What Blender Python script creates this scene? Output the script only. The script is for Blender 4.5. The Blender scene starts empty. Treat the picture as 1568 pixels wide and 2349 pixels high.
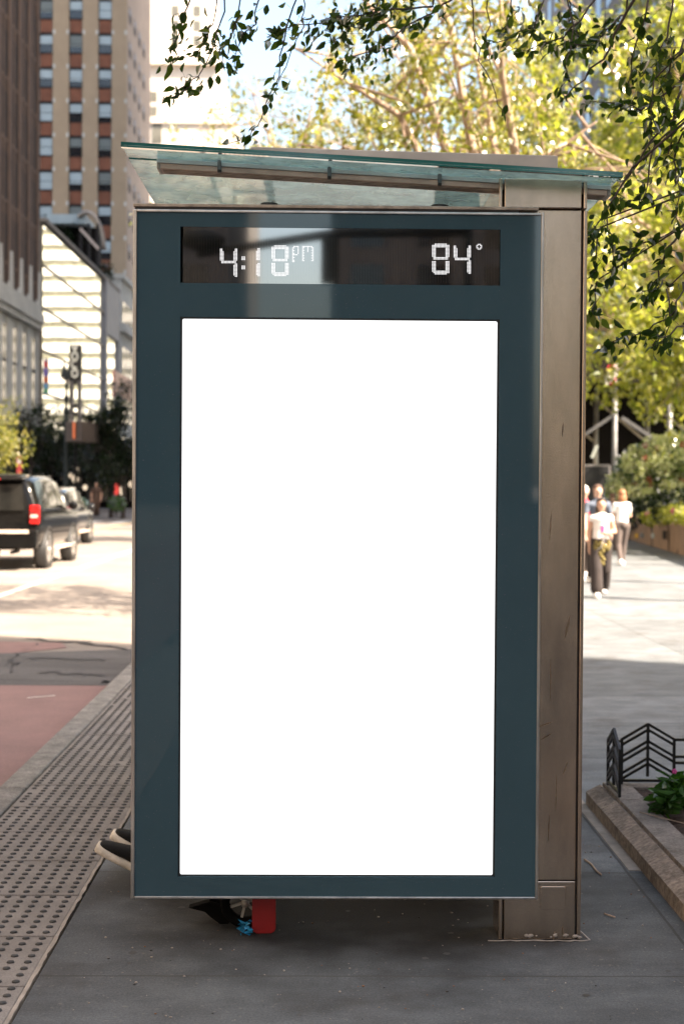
import bpy, math, random
import numpy as np
from mathutils import Vector, Matrix, noise as mnoise

C = bpy.context.scene
COL = C.collection
R = math.radians
# ------------------------------------------------------------------ camera, sky, sun, exposure
CAM_H = 1.68
FOC, SENS = 50.0, 24.0
YAW, PITCH, ROLL = R(0.905), R(1.096), 0.0066
cam_d = bpy.data.cameras.new('camera')
cam = bpy.data.objects.new('camera', cam_d); COL.objects.link(cam)
CAM_M = (Matrix.Translation((0, 0, CAM_H)) @ Matrix.Rotation(-YAW, 4, 'Z') @ Matrix.Rotation(math.pi/2 - PITCH, 4, 'X') @ Matrix.Rotation(ROLL, 4, 'Z'))
cam.matrix_world = CAM_M
cam_d.sensor_fit = 'HORIZONTAL'; cam_d.sensor_width = SENS; cam_d.lens = FOC
cam_d.clip_start = 0.05; cam_d.clip_end = 5000
cam_d.dof.use_dof = True; cam_d.dof.focus_distance = 5.2; cam_d.dof.aperture_fstop = 3.2
C.camera = cam

SUN_AZ, SUN_EL = R(-25), R(45)          # azimuth measured from +X (right of the street)
SUN_DIR = Vector((math.cos(SUN_AZ)*math.cos(SUN_EL), math.sin(SUN_AZ)*math.cos(SUN_EL), math.sin(SUN_EL)))
w = bpy.data.worlds.new('World'); C.world = w; w.use_nodes = True
nt = w.node_tree
sky = nt.nodes.new('ShaderNodeTexSky'); sky.sky_type = 'NISHITA'; sky.sun_disc = False
sky.sun_elevation = SUN_EL; sky.sun_rotation = math.atan2(SUN_DIR.x, SUN_DIR.y)
sky.air_density = 1.3; sky.dust_density = 4.0; sky.ozone_density = 1.0
bg = nt.nodes['Background']; nt.links.new(sky.outputs[0], bg.inputs[0]); bg.inputs[1].default_value = 0.098
sun_d = bpy.data.lights.new('sun', 'SUN'); sun_d.energy = 5.0; sun_d.angle = R(0.5); sun_d.color = (1.0, 0.84, 0.67)
sun = bpy.data.objects.new('sun', sun_d); COL.objects.link(sun)
sun.rotation_euler = (-SUN_DIR).to_track_quat('-Z', 'Y').to_euler()
C.view_settings.view_transform = 'Standard'; C.view_settings.look = 'None'
EXPO = 2.33
C.view_settings.exposure = EXPO; C.view_settings.gamma = 1.0
C.cycles.max_bounces = 10; C.cycles.transparent_max_bounces = 24
C.cycles.use_denoising = True
C.cycles.sample_clamp_indirect = 6.0

# ------------------------------------------------------------------ measuring helpers (photo seen 1568 px wide -> metres)
KW = 1568.0
def ray(x, y):
    s = SENS/KW/FOC
    d = Vector(((x - KW/2)*s, -(y - 2349/2)*s, -1))
    return (CAM_M.to_3x3() @ d)
def at(x, y, Y):
    d = ray(x, y); return Vector((0, 0, CAM_H)) + d*(Y/d.y)
def gnd(x, y, z=0.0):
    d = ray(x, y); return Vector((0, 0, CAM_H)) + d*((z - CAM_H)/d.z)

# ------------------------------------------------------------------ materials
def node(t, ty, **kw):
    n = t.nodes.new(ty)
    for k, v in kw.items(): setattr(n, k, v)
    return n
def M(name, col, rough=0.6, metal=0.0, var=0.25, scale=6.0, bump=0.0, bscale=60.0, col2=None, spec=0.5, stretch=(1, 1, 1), rvar=0.0, coat=0.0, fine=0.0, aniso=0.0):
    m = bpy.data.materials.new(name); m.use_nodes = True
    t = m.node_tree; b = t.nodes['Principled BSDF']
    tc = node(t, 'ShaderNodeTexCoord'); mp = node(t, 'ShaderNodeMapping'); mp.inputs['Scale'].default_value = stretch
    t.links.new(tc.outputs['Object'], mp.inputs['Vector'])
    n = node(t, 'ShaderNodeTexNoise'); n.inputs['Scale'].default_value = scale; n.inputs['Detail'].default_value = 6; n.inputs['Roughness'].default_value = 0.6
    t.links.new(mp.outputs[0], n.inputs['Vector'])
    c2 = col2 if col2 else tuple(c*(1 - var) for c in col)
    c1 = col if col2 else tuple(min(1, c*(1 + var*0.5)) for c in col)
    rp = node(t, 'ShaderNodeValToRGB'); rp.color_ramp.elements[0].position = 0.3; rp.color_ramp.elements[1].position = 0.7
    rp.color_ramp.elements[0].color = (*c2, 1); rp.color_ramp.elements[1].color = (*c1, 1)
    t.links.new(n.outputs[0], rp.inputs[0])
    out = rp.outputs[0]
    if fine:
        n3 = node(t, 'ShaderNodeTexNoise'); n3.inputs['Scale'].default_value = bscale; n3.inputs['Detail'].default_value = 3
        t.links.new(mp.outputs[0], n3.inputs['Vector'])
        mr = node(t, 'ShaderNodeMapRange'); mr.inputs[1].default_value = 0.3; mr.inputs[2].default_value = 0.7; mr.inputs[3].default_value = 1 - fine; mr.inputs[4].default_value = 1 + fine
        t.links.new(n3.outputs[0], mr.inputs[0])
        mx = node(t, 'ShaderNodeVectorMath', operation='SCALE'); t.links.new(out, mx.inputs[0]); t.links.new(mr.outputs[0], mx.inputs['Scale'])
        out = mx.outputs[0]
    t.links.new(out, b.inputs['Base Color'])
    b.inputs['Roughness'].default_value = rough; b.inputs['Metallic'].default_value = metal
    b.inputs['Specular IOR Level'].default_value = spec; b.inputs['Coat Weight'].default_value = coat
    if aniso: b.inputs['Anisotropic'].default_value = aniso
    if rvar:
        mr2 = node(t, 'ShaderNodeMapRange'); mr2.inputs[3].default_value = max(0.02, rough - rvar); mr2.inputs[4].default_value = rough + rvar
        t.links.new(n.outputs[0], mr2.inputs[0]); t.links.new(mr2.outputs[0], b.inputs['Roughness'])
    if bump:
        n2 = node(t, 'ShaderNodeTexNoise'); n2.inputs['Scale'].default_value = bscale; n2.inputs['Detail'].default_value = 5
        t.links.new(mp.outputs[0], n2.inputs['Vector'])
        bp = node(t, 'ShaderNodeBump'); bp.inputs['Strength'].default_value = bump; bp.inputs['Distance'].default_value = 0.01
        t.links.new(n2.outputs[0], bp.inputs['Height']); t.links.new(bp.outputs[0], b.inputs['Normal'])
    return m
def EM(name, col, s):
    m = bpy.data.materials.new(name); m.use_nodes = True
    t = m.node_tree; t.nodes.remove(t.nodes['Principled BSDF'])
    e = node(t, 'ShaderNodeEmission'); e.inputs[0].default_value = (*col, 1); e.inputs[1].default_value = s
    t.links.new(e.outputs[0], t.nodes['Material Output'].inputs[0]); return m
def LEAF(name, c1, c2, trans=0.45, c3=None, gloss=0.12, glow=(1.5, 1.7, 0.6)):
    m = bpy.data.materials.new(name); m.use_nodes = True
    t = m.node_tree; t.nodes.remove(t.nodes['Principled BSDF']); o = t.nodes['Material Output']
    g = node(t, 'ShaderNodeNewGeometry')
    rp = node(t, 'ShaderNodeValToRGB'); rp.color_ramp.elements[0].color = (*c1, 1); rp.color_ramp.elements[1].color = (*c2, 1)
    if c3:
        e = rp.color_ramp.elements.new(0.93); e.color = (*c2, 1); rp.color_ramp.elements[2].color = (*c3, 1)
    t.links.new(g.outputs['Random Per Island'], rp.inputs[0])
    d = node(t, 'ShaderNodeBsdfDiffuse'); tr = node(t, 'ShaderNodeBsdfTranslucent'); gl = node(t, 'ShaderNodeBsdfGlossy'); gl.inputs['Roughness'].default_value = 0.35
    sc = node(t, 'ShaderNodeVectorMath', operation='MULTIPLY'); sc.inputs[1].default_value = glow
    t.links.new(rp.outputs[0], sc.inputs[0]); t.links.new(rp.outputs[0], d.inputs[0]); t.links.new(sc.outputs[0], tr.inputs[0])
    m1 = node(t, 'ShaderNodeMixShader'); m1.inputs[0].default_value = trans
    t.links.new(d.outputs[0], m1.inputs[1]); t.links.new(tr.outputs[0], m1.inputs[2])
    fr = node(t, 'ShaderNodeFresnel'); fr.inputs[0].default_value = 1.4
    ml = node(t, 'ShaderNodeMath', operation='MULTIPLY'); ml.inputs[1].default_value = gloss*6; ml.use_clamp = True
    t.links.new(fr.outputs[0], ml.inputs[0])
    m2 = node(t, 'ShaderNodeMixShader'); t.links.new(ml.outputs[0], m2.inputs[0]); t.links.new(m1.outputs[0], m2.inputs[1]); t.links.new(gl.outputs[0], m2.inputs[2])
    t.links.new(m2.outputs[0], o.inputs[0]); return m
def GLASS(name, tint, ior=1.5, boost=1.0, rough=0.02, dirt=0.1):
    m = bpy.data.materials.new(name); m.use_nodes = True
    t = m.node_tree; t.nodes.remove(t.nodes['Principled BSDF']); o = t.nodes['Material Output']
    tr = node(t, 'ShaderNodeBsdfTransparent'); tr.inputs[0].default_value = (*tint, 1)
    df = node(t, 'ShaderNodeBsdfTranslucent'); df.inputs[0].default_value = (0.54, 0.68, 0.65, 1)
    gl = node(t, 'ShaderNodeBsdfGlossy'); gl.inputs['Roughness'].default_value = rough
    fr = node(t, 'ShaderNodeFresnel'); fr.inputs[0].default_value = ior
    ml = node(t, 'ShaderNodeMath', operation='MULTIPLY'); ml.inputs[1].default_value = boost; ml.use_clamp = True
    t.links.new(fr.outputs[0], ml.inputs[0])
    tc = node(t, 'ShaderNodeTexCoord'); n = node(t, 'ShaderNodeTexNoise'); n.inputs['Scale'].default_value = 9; n.inputs['Detail'].default_value = 8
    t.links.new(tc.outputs['Object'], n.inputs['Vector'])
    mr = node(t, 'ShaderNodeMapRange'); mr.inputs[1].default_value = 0.35; mr.inputs[2].default_value = 0.75; mr.inputs[3].default_value = dirt*0.5; mr.inputs[4].default_value = dirt*1.8
    t.links.new(n.outputs[0], mr.inputs[0])
    m0 = node(t, 'ShaderNodeMixShader'); t.links.new(mr.outputs[0], m0.inputs[0]); t.links.new(tr.outputs[0], m0.inputs[1]); t.links.new(df.outputs[0], m0.inputs[2])
    m2 = node(t, 'ShaderNodeMixShader'); t.links.new(ml.outputs[0], m2.inputs[0]); t.links.new(m0.outputs[0], m2.inputs[1]); t.links.new(gl.outputs[0], m2.inputs[2])
    t.links.new(m2.outputs[0], o.inputs[0]); return m

E1 = 1.0/2**EXPO
MT = {}
MT['steel'] = M('brushed_steel', (0.64, 0.52, 0.41), 0.22, 1.0, var=0.24, scale=2.6, stretch=(3.2, 3.2, 0.9), bump=0.06, bscale=160, rvar=0.05, fine=0.08)
MT['steel_dark'] = M('steel_shadow_gap', (0.03, 0.028, 0.026), 0.7, 0.3)
MT['trim'] = M('aluminium_trim', (0.62, 0.60, 0.57), 0.33, 1.0, var=0.35, scale=14, stretch=(1, 1, 0.3), rvar=0.1)
MT['flash'] = M('stained_flashing', (0.40, 0.34, 0.28), 0.5, 0.75, var=0.5, scale=18)
MT['black'] = M('black_rubber', (0.012, 0.012, 0.012), 0.5)
MT['screen'] = EM('lit_screen', (1, 1, 1), 1.6*E1)
MT['led'] = EM('led_dots', (1, 0.98, 0.98), 1.35*E1)
MT['dots'] = M('unlit_led_dots', (0.05, 0.05, 0.045), 0.5)
MT['alu'] = M('dirty_aluminium', (0.62, 0.50, 0.42), 0.5, 0.0, var=0.4, scale=10, stretch=(0.6, 1, 1))  # pale warm tone: road bounce on the light bar put into the colour
MT['galv'] = M('galvanised_steel', (0.42, 0.40, 0.36), 0.5, 0.6, var=0.3)
MT['glass_edge'] = M('glass_edge_green', (0.02, 0.13, 0.12), 0.1, 0, var=0.3)
MT['glass'] = GLASS('canopy_glass', (0.80, 0.94, 0.92), 1.42, 0.8, 0.015, 0.46)
MT['glass_clear'] = GLASS('clear_glass', (0.85, 0.9, 0.88), 1.45, 1.0, 0.01, 0.03)
MT['white_stain'] = M('white_caulk', (0.36, 0.33, 0.30), 0.8, var=0.4, scale=30)
MT['conc_trim'] = M('light_concrete', (0.30, 0.26, 0.22), 0.85, var=0.35, scale=9, bump=0.4, bscale=120)
MT['kerb'] = M('granite_kerb', (0.20, 0.185, 0.165), 0.8, var=0.45, scale=7, bump=0.5, bscale=90, fine=0.35)
MT['tactile'] = M('tactile_slab', (0.200, 0.180, 0.163), 0.85, var=0.28, scale=5, bump=0.3, bscale=130, fine=0.2)
MT['dome'] = M('worn_dome', (0.036, 0.035, 0.034), 0.7, var=0.5, scale=9)  # domes far darker than the slabs
MT['asphalt'] = M('pale_worn_asphalt', (0.21, 0.18, 0.155), 0.9, var=0.25, scale=0.8, bump=0.5, bscale=90, fine=0.25)
MT['patch'] = M('dark_asphalt_patch', (0.085, 0.080, 0.078), 0.85, var=0.5, scale=1.6, stretch=(0.35, 1.5, 1), bump=0.6, bscale=80, fine=0.4)
MT['red'] = M('red_bus_lane_paint', (0.20, 0.118, 0.106), 0.8, var=0.16, scale=2.4, bump=0.3, bscale=90, fine=0.16)
MT['paint'] = M('worn_white_paint', (0.62, 0.58, 0.52), 0.8, var=0.4, scale=7)
MT['yellow'] = M('worn_yellow_paint', (0.60, 0.42, 0.14), 0.8, var=0.35, scale=7)
MT['crack'] = M('tar_crack', (0.03, 0.028, 0.027), 0.7)
MT['leaf_near'] = LEAF('shaded_leaf', (0.014, 0.030, 0.009), (0.050, 0.085, 0.018), 0.40, (0.15, 0.17, 0.04), gloss=.035)  # shaded copy of the leaf: the shade is put into the colour
MT['leaf_sun'] = LEAF('sunlit_leaf', (0.10, 0.115, 0.022), (0.27, 0.24, 0.055), 0.52, (0.38, 0.33, 0.12), gloss=.06)  # lit copy of the leaf: sunshine is put into the colour
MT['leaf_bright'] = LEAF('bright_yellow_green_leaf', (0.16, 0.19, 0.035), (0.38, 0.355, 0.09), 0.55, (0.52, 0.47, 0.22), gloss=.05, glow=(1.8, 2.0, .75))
MT['leaf_dark'] = LEAF('dark_leaf', (0.006, 0.012, 0.005), (0.018, 0.030, 0.010), 0.35, gloss=.04)  # near-black leaf, the avenue's shade is put into its colour
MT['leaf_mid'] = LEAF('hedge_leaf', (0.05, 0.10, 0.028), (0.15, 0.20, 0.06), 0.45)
MT['leaf_plant'] = LEAF('vinca_leaf', (0.016, 0.050, 0.012), (0.055, 0.125, 0.024), 0.30, gloss=0.02)
MT['bloom'] = LEAF('hydrangea_bloom', (0.42, 0.45, 0.26), (0.62, 0.60, 0.42), 0.3, gloss=0.03)
MT['redbloom'] = M('red_petals', (0.40, 0.025, 0.035), 0.7)
MT['pink'] = M('pink_petals', (0.55, 0.06, 0.25), 0.6)
MT['bark'] = M('pale_bark', (0.36, 0.26, 0.19), 0.9, var=0.4, scale=6, stretch=(1, 1, 0.3), bump=0.6, bscale=25)
MT['bark_dark'] = M('dark_bark', (0.055, 0.042, 0.035), 0.9, var=0.4, scale=10, bump=0.5, bscale=40)
MT['granite'] = M('rough_granite', (0.23, 0.178, 0.138), 0.85, var=0.5, scale=10, bump=0.9, bscale=45, fine=0.35)
MT['granite_top'] = M('granite_top', (0.175, 0.15, 0.13), 0.85, var=0.4, scale=9, bump=0.6, bscale=70, fine=0.3)
MT['mulch'] = M('wet_mulch', (0.040, 0.020, 0.013), 0.9, var=0.7, scale=28, bump=1.0, bscale=60, fine=0.5)
MT['iron'] = M('black_iron', (0.014, 0.014, 0.015), 0.42, 0.2, var=0.3)
MT['brick'] = M('brown_brick', (0.080, 0.051, 0.036), 0.9, var=0.28, scale=0.7)
MT['brick_pier'] = M('brown_brick_pier', (0.165, 0.108, 0.078), 0.9, var=0.25, scale=0.7)
MT['stone'] = M('white_stone', (0.56, 0.54, 0.48), 0.8, var=0.18, scale=0.6)
MT['beige'] = M('beige_brick', (0.37, 0.275, 0.18), 0.9, var=0.12, scale=0.5)
MT['beige_side'] = M('pink_beige_brick', (0.43, 0.33, 0.255), 0.9, var=0.15, scale=0.5)
MT['spandrel'] = M('rust_spandrel', (0.20, 0.075, 0.04), 0.85, var=0.25, scale=0.9)
MT['wframe'] = M('dark_window_frame', (0.025, 0.021, 0.02), 0.7, spec=.2)
MT['wglass'] = M('dark_window_glass', (0.02, 0.02, 0.022), 0.08, var=0.4, scale=0.4, spec=0.7)
MT['blind'] = M('window_blind', (0.37, 0.44, 0.46), 0.7, var=0.15, scale=0.5)
MT['blind2'] = M('grey_blind', (0.15, 0.17, 0.16), 0.6, var=0.2)
MT['mirror'] = M('reflecting_facade_glass', (0.80, 0.84, 0.80), 0.03, 1.0, var=0.06, scale=0.2, bump=0.0)
MT['mull'] = M('facade_mullion', (0.30, 0.25, 0.19), 0.5, 0.3)
MT['grey_panel'] = M('grey_panel', (0.30, 0.285, 0.29), 0.6, var=0.15, scale=0.6)
MT['whitewall'] = M('white_facade', (0.80, 0.77, 0.68), 0.8, var=0.08, scale=0.3)
MT['pale'] = M('pale_limestone', (0.74, 0.66, 0.56), 0.85, var=0.12, scale=0.2)
MT['ribbon'] = M('ribbon_window', (0.27, 0.26, 0.19), 0.25, var=0.6, scale=0.5, stretch=(3, 1, 0.2))
MT['bldg_dark'] = M('soot_stone', (0.17, 0.155, 0.14), 0.85, var=0.3, scale=0.3)  # plain dark stone tone
MT['bldg_tan'] = M('tan_stone', (0.34, 0.29, 0.235), 0.85, var=0.25, scale=0.3)
MT['shed_dark'] = M('dark_plywood', (0.012, 0.010, 0.009), 0.9, var=0.4, scale=1.5, spec=.1)  # near black: shade under the deck is put into the colour
MT['carpaint'] = M('black_car_paint', (0.006, 0.006, 0.006), 0.12, 0.0, var=0.2, coat=0.06, spec=0.14)
MT['silver'] = M('silver_car_paint', (0.45, 0.46, 0.47), 0.2, 0.6, var=0.1, coat=1.0)
MT['carglass'] = M('tinted_car_glass', (0.010, 0.010, 0.009), 0.04, 0, var=0.2, spec=0.25)
MT['chrome'] = M('chrome', (0.85, 0.84, 0.82), 0.12, 1.0, var=0.1)
MT['tail'] = M('red_lamp_lens', (0.40, 0.004, 0.004), 0.2, 0, var=0.35, scale=14, coat=0.1)
def add_emission(m, col, s):
    b = m.node_tree.nodes['Principled BSDF']; b.inputs['Emission Color'].default_value = (*col, 1); b.inputs['Emission Strength'].default_value = s
add_emission(MT['tail'], (1, 0.02, 0.02), 0.05)
MT['tyre'] = M('tyre_rubber', (0.025, 0.023, 0.021), 0.8, var=0.3, scale=20)
MT['skin'] = M('skin', (0.52, 0.30, 0.20), 0.55, var=0.1)
MT['skin2'] = M('pale_skin', (0.60, 0.38, 0.28), 0.55, var=0.1)
MT['hair_dark'] = M('dark_hair', (0.03, 0.018, 0.012), 0.5, var=0.4, scale=30)
MT['hair_brown'] = M('light_brown_hair', (0.30, 0.13, 0.055), 0.5, var=0.4, scale=30)
MT['hair_white'] = M('white_hair', (0.75, 0.70, 0.64), 0.6, var=0.15)
MT['hair_short'] = M('short_brown_hair', (0.11, 0.06, 0.04), 0.6, var=0.3)
MT['cloth_white'] = M('white_cloth', (0.80, 0.77, 0.73), 0.85, var=0.06)
MT['cloth_black'] = M('black_cloth', (0.035, 0.026, 0.024), 0.9, var=0.3)
MT['cloth_grey'] = M('grey_brown_cloth', (0.11, 0.085, 0.075), 0.9, var=0.2)
MT['cloth_blue'] = M('slate_blue_cloth', (0.10, 0.12, 0.16), 0.9, var=0.2)
MT['cloth_red'] = M('red_cloth', (0.50, 0.04, 0.06), 0.9, var=0.2)
MT['cloth_brown'] = M('brown_cloth', (0.16, 0.085, 0.055), 0.9, var=0.2)
MT['olive'] = M('olive_yellow_cloth', (0.16, 0.125, 0.035), 0.9, var=0.4, scale=14)
MT['canvas'] = M('black_canvas', (0.004, 0.004, 0.004), 0.95, var=0.2)
MT['sole'] = M('scuffed_white_sole', (0.62, 0.56, 0.47), 0.7, var=0.35, scale=22)
MT['redboard'] = M('red_painted_board', (0.29, 0.008, 0.010), 0.45, var=0.25, scale=8)
MT['foil'] = M('blue_foil', (0.03, 0.30, 0.55), 0.25, 0.4, var=0.8, scale=18)
MT['wall_granite'] = M('brown_granite_wall', (0.27, 0.18, 0.115), 0.75, var=0.22, scale=2.5, fine=0.15)
MT['brass'] = M('yellow_plate', (0.70, 0.42, 0.03), 0.5)
MT['greyblue'] = M('grey_blue_plate', (0.16, 0.19, 0.20), 0.5)
MT['channel'] = M('pale_channel', (0.60, 0.70, 0.71), .4, 0, var=.2)
MT['post'] = M('grey_post_paint', (0.20, 0.20, 0.205), .5, 0, var=.2)
MT['deadblack'] = M('matt_black_rubber', (0.006, 0.006, 0.006), .95, spec=.08)
MT['brace'] = M('dim_grey_brace', (0.085, 0.085, 0.09), .6)
MT['cloth_far'] = M('dull_brown_cloth', (0.075, 0.042, 0.028), .9)
MT['awning'] = M('black_awning', (0.012, 0.012, 0.013), 0.85)
MT['marquee'] = M('brown_marquee', (0.075, 0.056, 0.045), 0.7, var=0.3, scale=0.6)
MT['greenpaint'] = M('dark_green_iron', (0.008, 0.014, 0.013), 0.7, 0.0)
MT['lampglass'] = M('frosted_lamp_glass', (0.55, 0.5, 0.45), 0.4)
MT['signblack'] = M('black_sign_face', (0.012, 0.012, 0.011), 0.6)
MT['signwhite'] = M('white_sign_letters', (0.75, 0.75, 0.66), 0.5)
MT['blue'] = M('blue_banner', (0.10, 0.30, 0.50), 0.8); MT['purple'] = M('purple_banner', (0.16, 0.10, 0.38), 0.8)
MT['greenb'] = M('green_banner', (0.10, 0.36, 0.16), 0.8); MT['redb'] = M('red_banner', (0.55, 0.06, 0.07), 0.8); MT['orange'] = M('orange_banner', (0.62, 0.16, 0.06), 0.8)
MT['bannergrey'] = M('pale_blue_banner', (0.34, 0.38, 0.48), 0.8)
MT['tube'] = EM('lit_tube', (1.0, 0.92, 0.68), 1.0*E1)
MT['shopglow'] = EM('lit_shop_lamp', (1.0, 0.78, 0.56), 1.3*E1)
MT['redglow'] = EM('red_signal', (1.0, 0.10, 0.08), 1.0*E1)

def panel_mat():                       # back-painted slate glass with dust specks and faint wipe streaks
    m = M('slate_panel_glass', (0.040, 0.080, 0.103), 0.045, 0, var=0.10, scale=1.2, spec=0.55)
    t = m.node_tree; b = t.nodes['Principled BSDF']
    tc = node(t, 'ShaderNodeTexCoord')
    v = node(t, 'ShaderNodeTexNoise'); v.inputs['Scale'].default_value = 210; v.inputs['Detail'].default_value = 1
    t.links.new(tc.outputs['Object'], v.inputs['Vector'])
    mr = node(t, 'ShaderNodeMapRange'); mr.inputs[1].default_value = 0.72; mr.inputs[2].default_value = 0.80
    t.links.new(v.outputs[0], mr.inputs[0])
    n2 = node(t, 'ShaderNodeTexNoise'); n2.inputs['Scale'].default_value = 2.0; t.links.new(tc.outputs['Object'], n2.inputs['Vector'])
    ml = node(t, 'ShaderNodeMath', operation='MULTIPLY'); t.links.new(mr.outputs[0], ml.inputs[0]); t.links.new(n2.outputs[0], ml.inputs[1])
    mx = node(t, 'ShaderNodeMix', data_type='RGBA'); mx.inputs[7].default_value = (0.15, 0.13, 0.17, 1)
    src = b.inputs['Base Color'].links[0].from_socket
    t.links.new(src, mx.inputs[6]); t.links.new(ml.outputs[0], mx.inputs[0]); t.links.new(mx.outputs[2], b.inputs['Base Color'])
    ad = node(t, 'ShaderNodeMath', operation='MULTIPLY_ADD'); ad.inputs[1].default_value = 0.4; ad.inputs[2].default_value = 0.03
    t.links.new(ml.outputs[0], ad.inputs[0]); t.links.new(ad.outputs[0], b.inputs['Roughness'])
    return m
MT['panel'] = panel_mat()
MT['ledglass'] = M('black_display_glass', (0.004, 0.004, 0.004), 0.03, 0, var=0.1, spec=1.0)
MT['ledglass'].node_tree.nodes['Principled BSDF'].inputs['IOR'].default_value = 2.3

def paving_mat():                      # grey concrete flags: joints, blotches, gum and grit
    m = bpy.data.materials.new('concrete_flags'); m.use_nodes = True
    t = m.node_tree; b = t.nodes['Principled BSDF']; L = t.links.new
    g = node(t, 'ShaderNodeNewGeometry'); sp = node(t, 'ShaderNodeSeparateXYZ'); L(g.outputs['Position'], sp.inputs[0])
    def line(sock, off, per, wid):
        a = node(t, 'ShaderNodeMath', operation='SUBTRACT'); a.inputs[1].default_value = off; L(sock, a.inputs[0])
        wv = node(t, 'ShaderNodeTexNoise'); wv.inputs['Scale'].default_value = 7; L(g.outputs['Position'], wv.inputs['Vector'])
        wm = node(t, 'ShaderNodeMath', operation='MULTIPLY_ADD'); wm.inputs[1].default_value = 0.012; L(wv.outputs[0], wm.inputs[0]); L(a.outputs[0], wm.inputs[2])
        q = node(t, 'ShaderNodeMath', operation='PINGPONG'); q.inputs[1].default_value = per/2; L(wm.outputs[0], q.inputs[0])
        c = node(t, 'ShaderNodeMath', operation='LESS_THAN'); c.inputs[1].default_value = wid; L(q.outputs[0], c.inputs[0]); return c.outputs[0]
    l1 = line(sp.outputs[1], 4.84, 1.305, 0.006); l2 = line(sp.outputs[0], 1.355, 2.30, 0.006)
    mxl = node(t, 'ShaderNodeMath', operation='MAXIMUM'); L(l1, mxl.inputs[0]); L(l2, mxl.inputs[1])
    def nz(scale, det, lo, hi, vec=None, st=None):
        n = node(t, 'ShaderNodeTexNoise'); n.inputs['Scale'].default_value = scale; n.inputs['Detail'].default_value = det; n.inputs['Roughness'].default_value = 0.65
        if st:
            mp = node(t, 'ShaderNodeMapping'); mp.inputs['Scale'].default_value = st; L(g.outputs['Position'], mp.inputs[0]); L(mp.outputs[0], n.inputs['Vector'])
        else: L(g.outputs['Position'], n.inputs['Vector'])
        r = node(t, 'ShaderNodeMapRange'); r.inputs[1].default_value = lo; r.inputs[2].default_value = hi; L(n.outputs[0], r.inputs[0]); return r.outputs[0], n
    big, _ = nz(0.9, 5, 0.3, 0.7); med, _ = nz(4, 9, 0.40, 0.62, st=(0.7, 1.2, 1)); fine, fn = nz(120, 3, 0.3, 0.7); spk, _ = nz(48, 1, 0.66, 0.74); stain, _ = nz(1.7, 8, 0.52, 0.72)
    def mix(f, a, bcol, sock=None):
        x = node(t, 'ShaderNodeMix', data_type='RGBA')
        if f is not None: L(f, x.inputs[0])
        if isinstance(a, tuple): x.inputs[6].default_value = (*a, 1)
        else: L(a, x.inputs[6])
        if isinstance(bcol, tuple): x.inputs[7].default_value = (*bcol, 1)
        else: L(bcol, x.inputs[7])
        return x.outputs[2]
    c = mix(big, (0.128, 0.140, 0.149), (0.180, 0.196, 0.207)); d = mix(med, (0.102, 0.111, 0.118), c)
    sc = node(t, 'ShaderNodeMapRange'); sc.inputs[3].default_value = 0.66; sc.inputs[4].default_value = 1.34; L(fine, sc.inputs[0])
    ms = node(t, 'ShaderNodeVectorMath', operation='SCALE'); L(d, ms.inputs[0]); L(sc.outputs[0], ms.inputs['Scale'])
    st = node(t, 'ShaderNodeMath', operation='MULTIPLY'); st.inputs[1].default_value = 0.70; L(stain, st.inputs[0])
    e = mix(st.outputs[0], ms.outputs[0], (0.055, 0.047, 0.042))
    sp2 = node(t, 'ShaderNodeMath', operation='MULTIPLY'); sp2.inputs[1].default_value = 0.5; L(spk, sp2.inputs[0])
    f = mix(sp2.outputs[0], e, (0.30, 0.28, 0.25))
    jl = node(t, 'ShaderNodeMath', operation='MULTIPLY'); jl.inputs[1].default_value = 0.75; L(mxl.outputs[0], jl.inputs[0])
    cell = node(t, 'ShaderNodeTexWhiteNoise', noise_dimensions='2D'); sn = node(t, 'ShaderNodeVectorMath', operation='SUBTRACT'); sn.inputs[1].default_value = (1.355, 4.84, 0); L(g.outputs['Position'], sn.inputs[0])
    dv = node(t, 'ShaderNodeVectorMath', operation='DIVIDE'); dv.inputs[1].default_value = (2.30, 1.305, 1); L(sn.outputs[0], dv.inputs[0]); fl = node(t, 'ShaderNodeVectorMath', operation='FLOOR'); L(dv.outputs[0], fl.inputs[0]); L(fl.outputs[0], cell.inputs['Vector'])
    cm = node(t, 'ShaderNodeMapRange'); cm.inputs[3].default_value = 0.86; cm.inputs[4].default_value = 1.12; L(cell.outputs[0], cm.inputs[0])
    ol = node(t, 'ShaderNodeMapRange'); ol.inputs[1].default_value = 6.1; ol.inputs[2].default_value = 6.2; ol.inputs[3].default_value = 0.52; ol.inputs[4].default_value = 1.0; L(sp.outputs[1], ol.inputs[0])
    gc = node(t, 'ShaderNodeVectorMath', operation='SUBTRACT'); gc.inputs[1].default_value = (0.15, 6.35, 0); L(g.outputs['Position'], gc.inputs[0])  # darkens the flags under the shelter: shade painted into the colour
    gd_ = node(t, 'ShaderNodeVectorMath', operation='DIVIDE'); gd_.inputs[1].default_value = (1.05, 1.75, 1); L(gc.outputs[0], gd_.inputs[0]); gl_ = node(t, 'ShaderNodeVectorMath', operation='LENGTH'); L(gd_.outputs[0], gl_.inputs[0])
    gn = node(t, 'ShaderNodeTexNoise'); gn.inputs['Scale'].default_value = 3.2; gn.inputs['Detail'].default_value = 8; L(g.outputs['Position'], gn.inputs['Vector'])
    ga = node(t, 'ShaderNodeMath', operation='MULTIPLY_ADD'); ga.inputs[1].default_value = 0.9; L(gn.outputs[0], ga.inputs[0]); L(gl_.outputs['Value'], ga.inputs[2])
    gm = node(t, 'ShaderNodeMapRange'); gm.inputs[1].default_value = 1.05; gm.inputs[2].default_value = 1.55; gm.inputs[3].default_value = 0.13; gm.inputs[4].default_value = 1.0; L(ga.outputs[0], gm.inputs[0])
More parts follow.
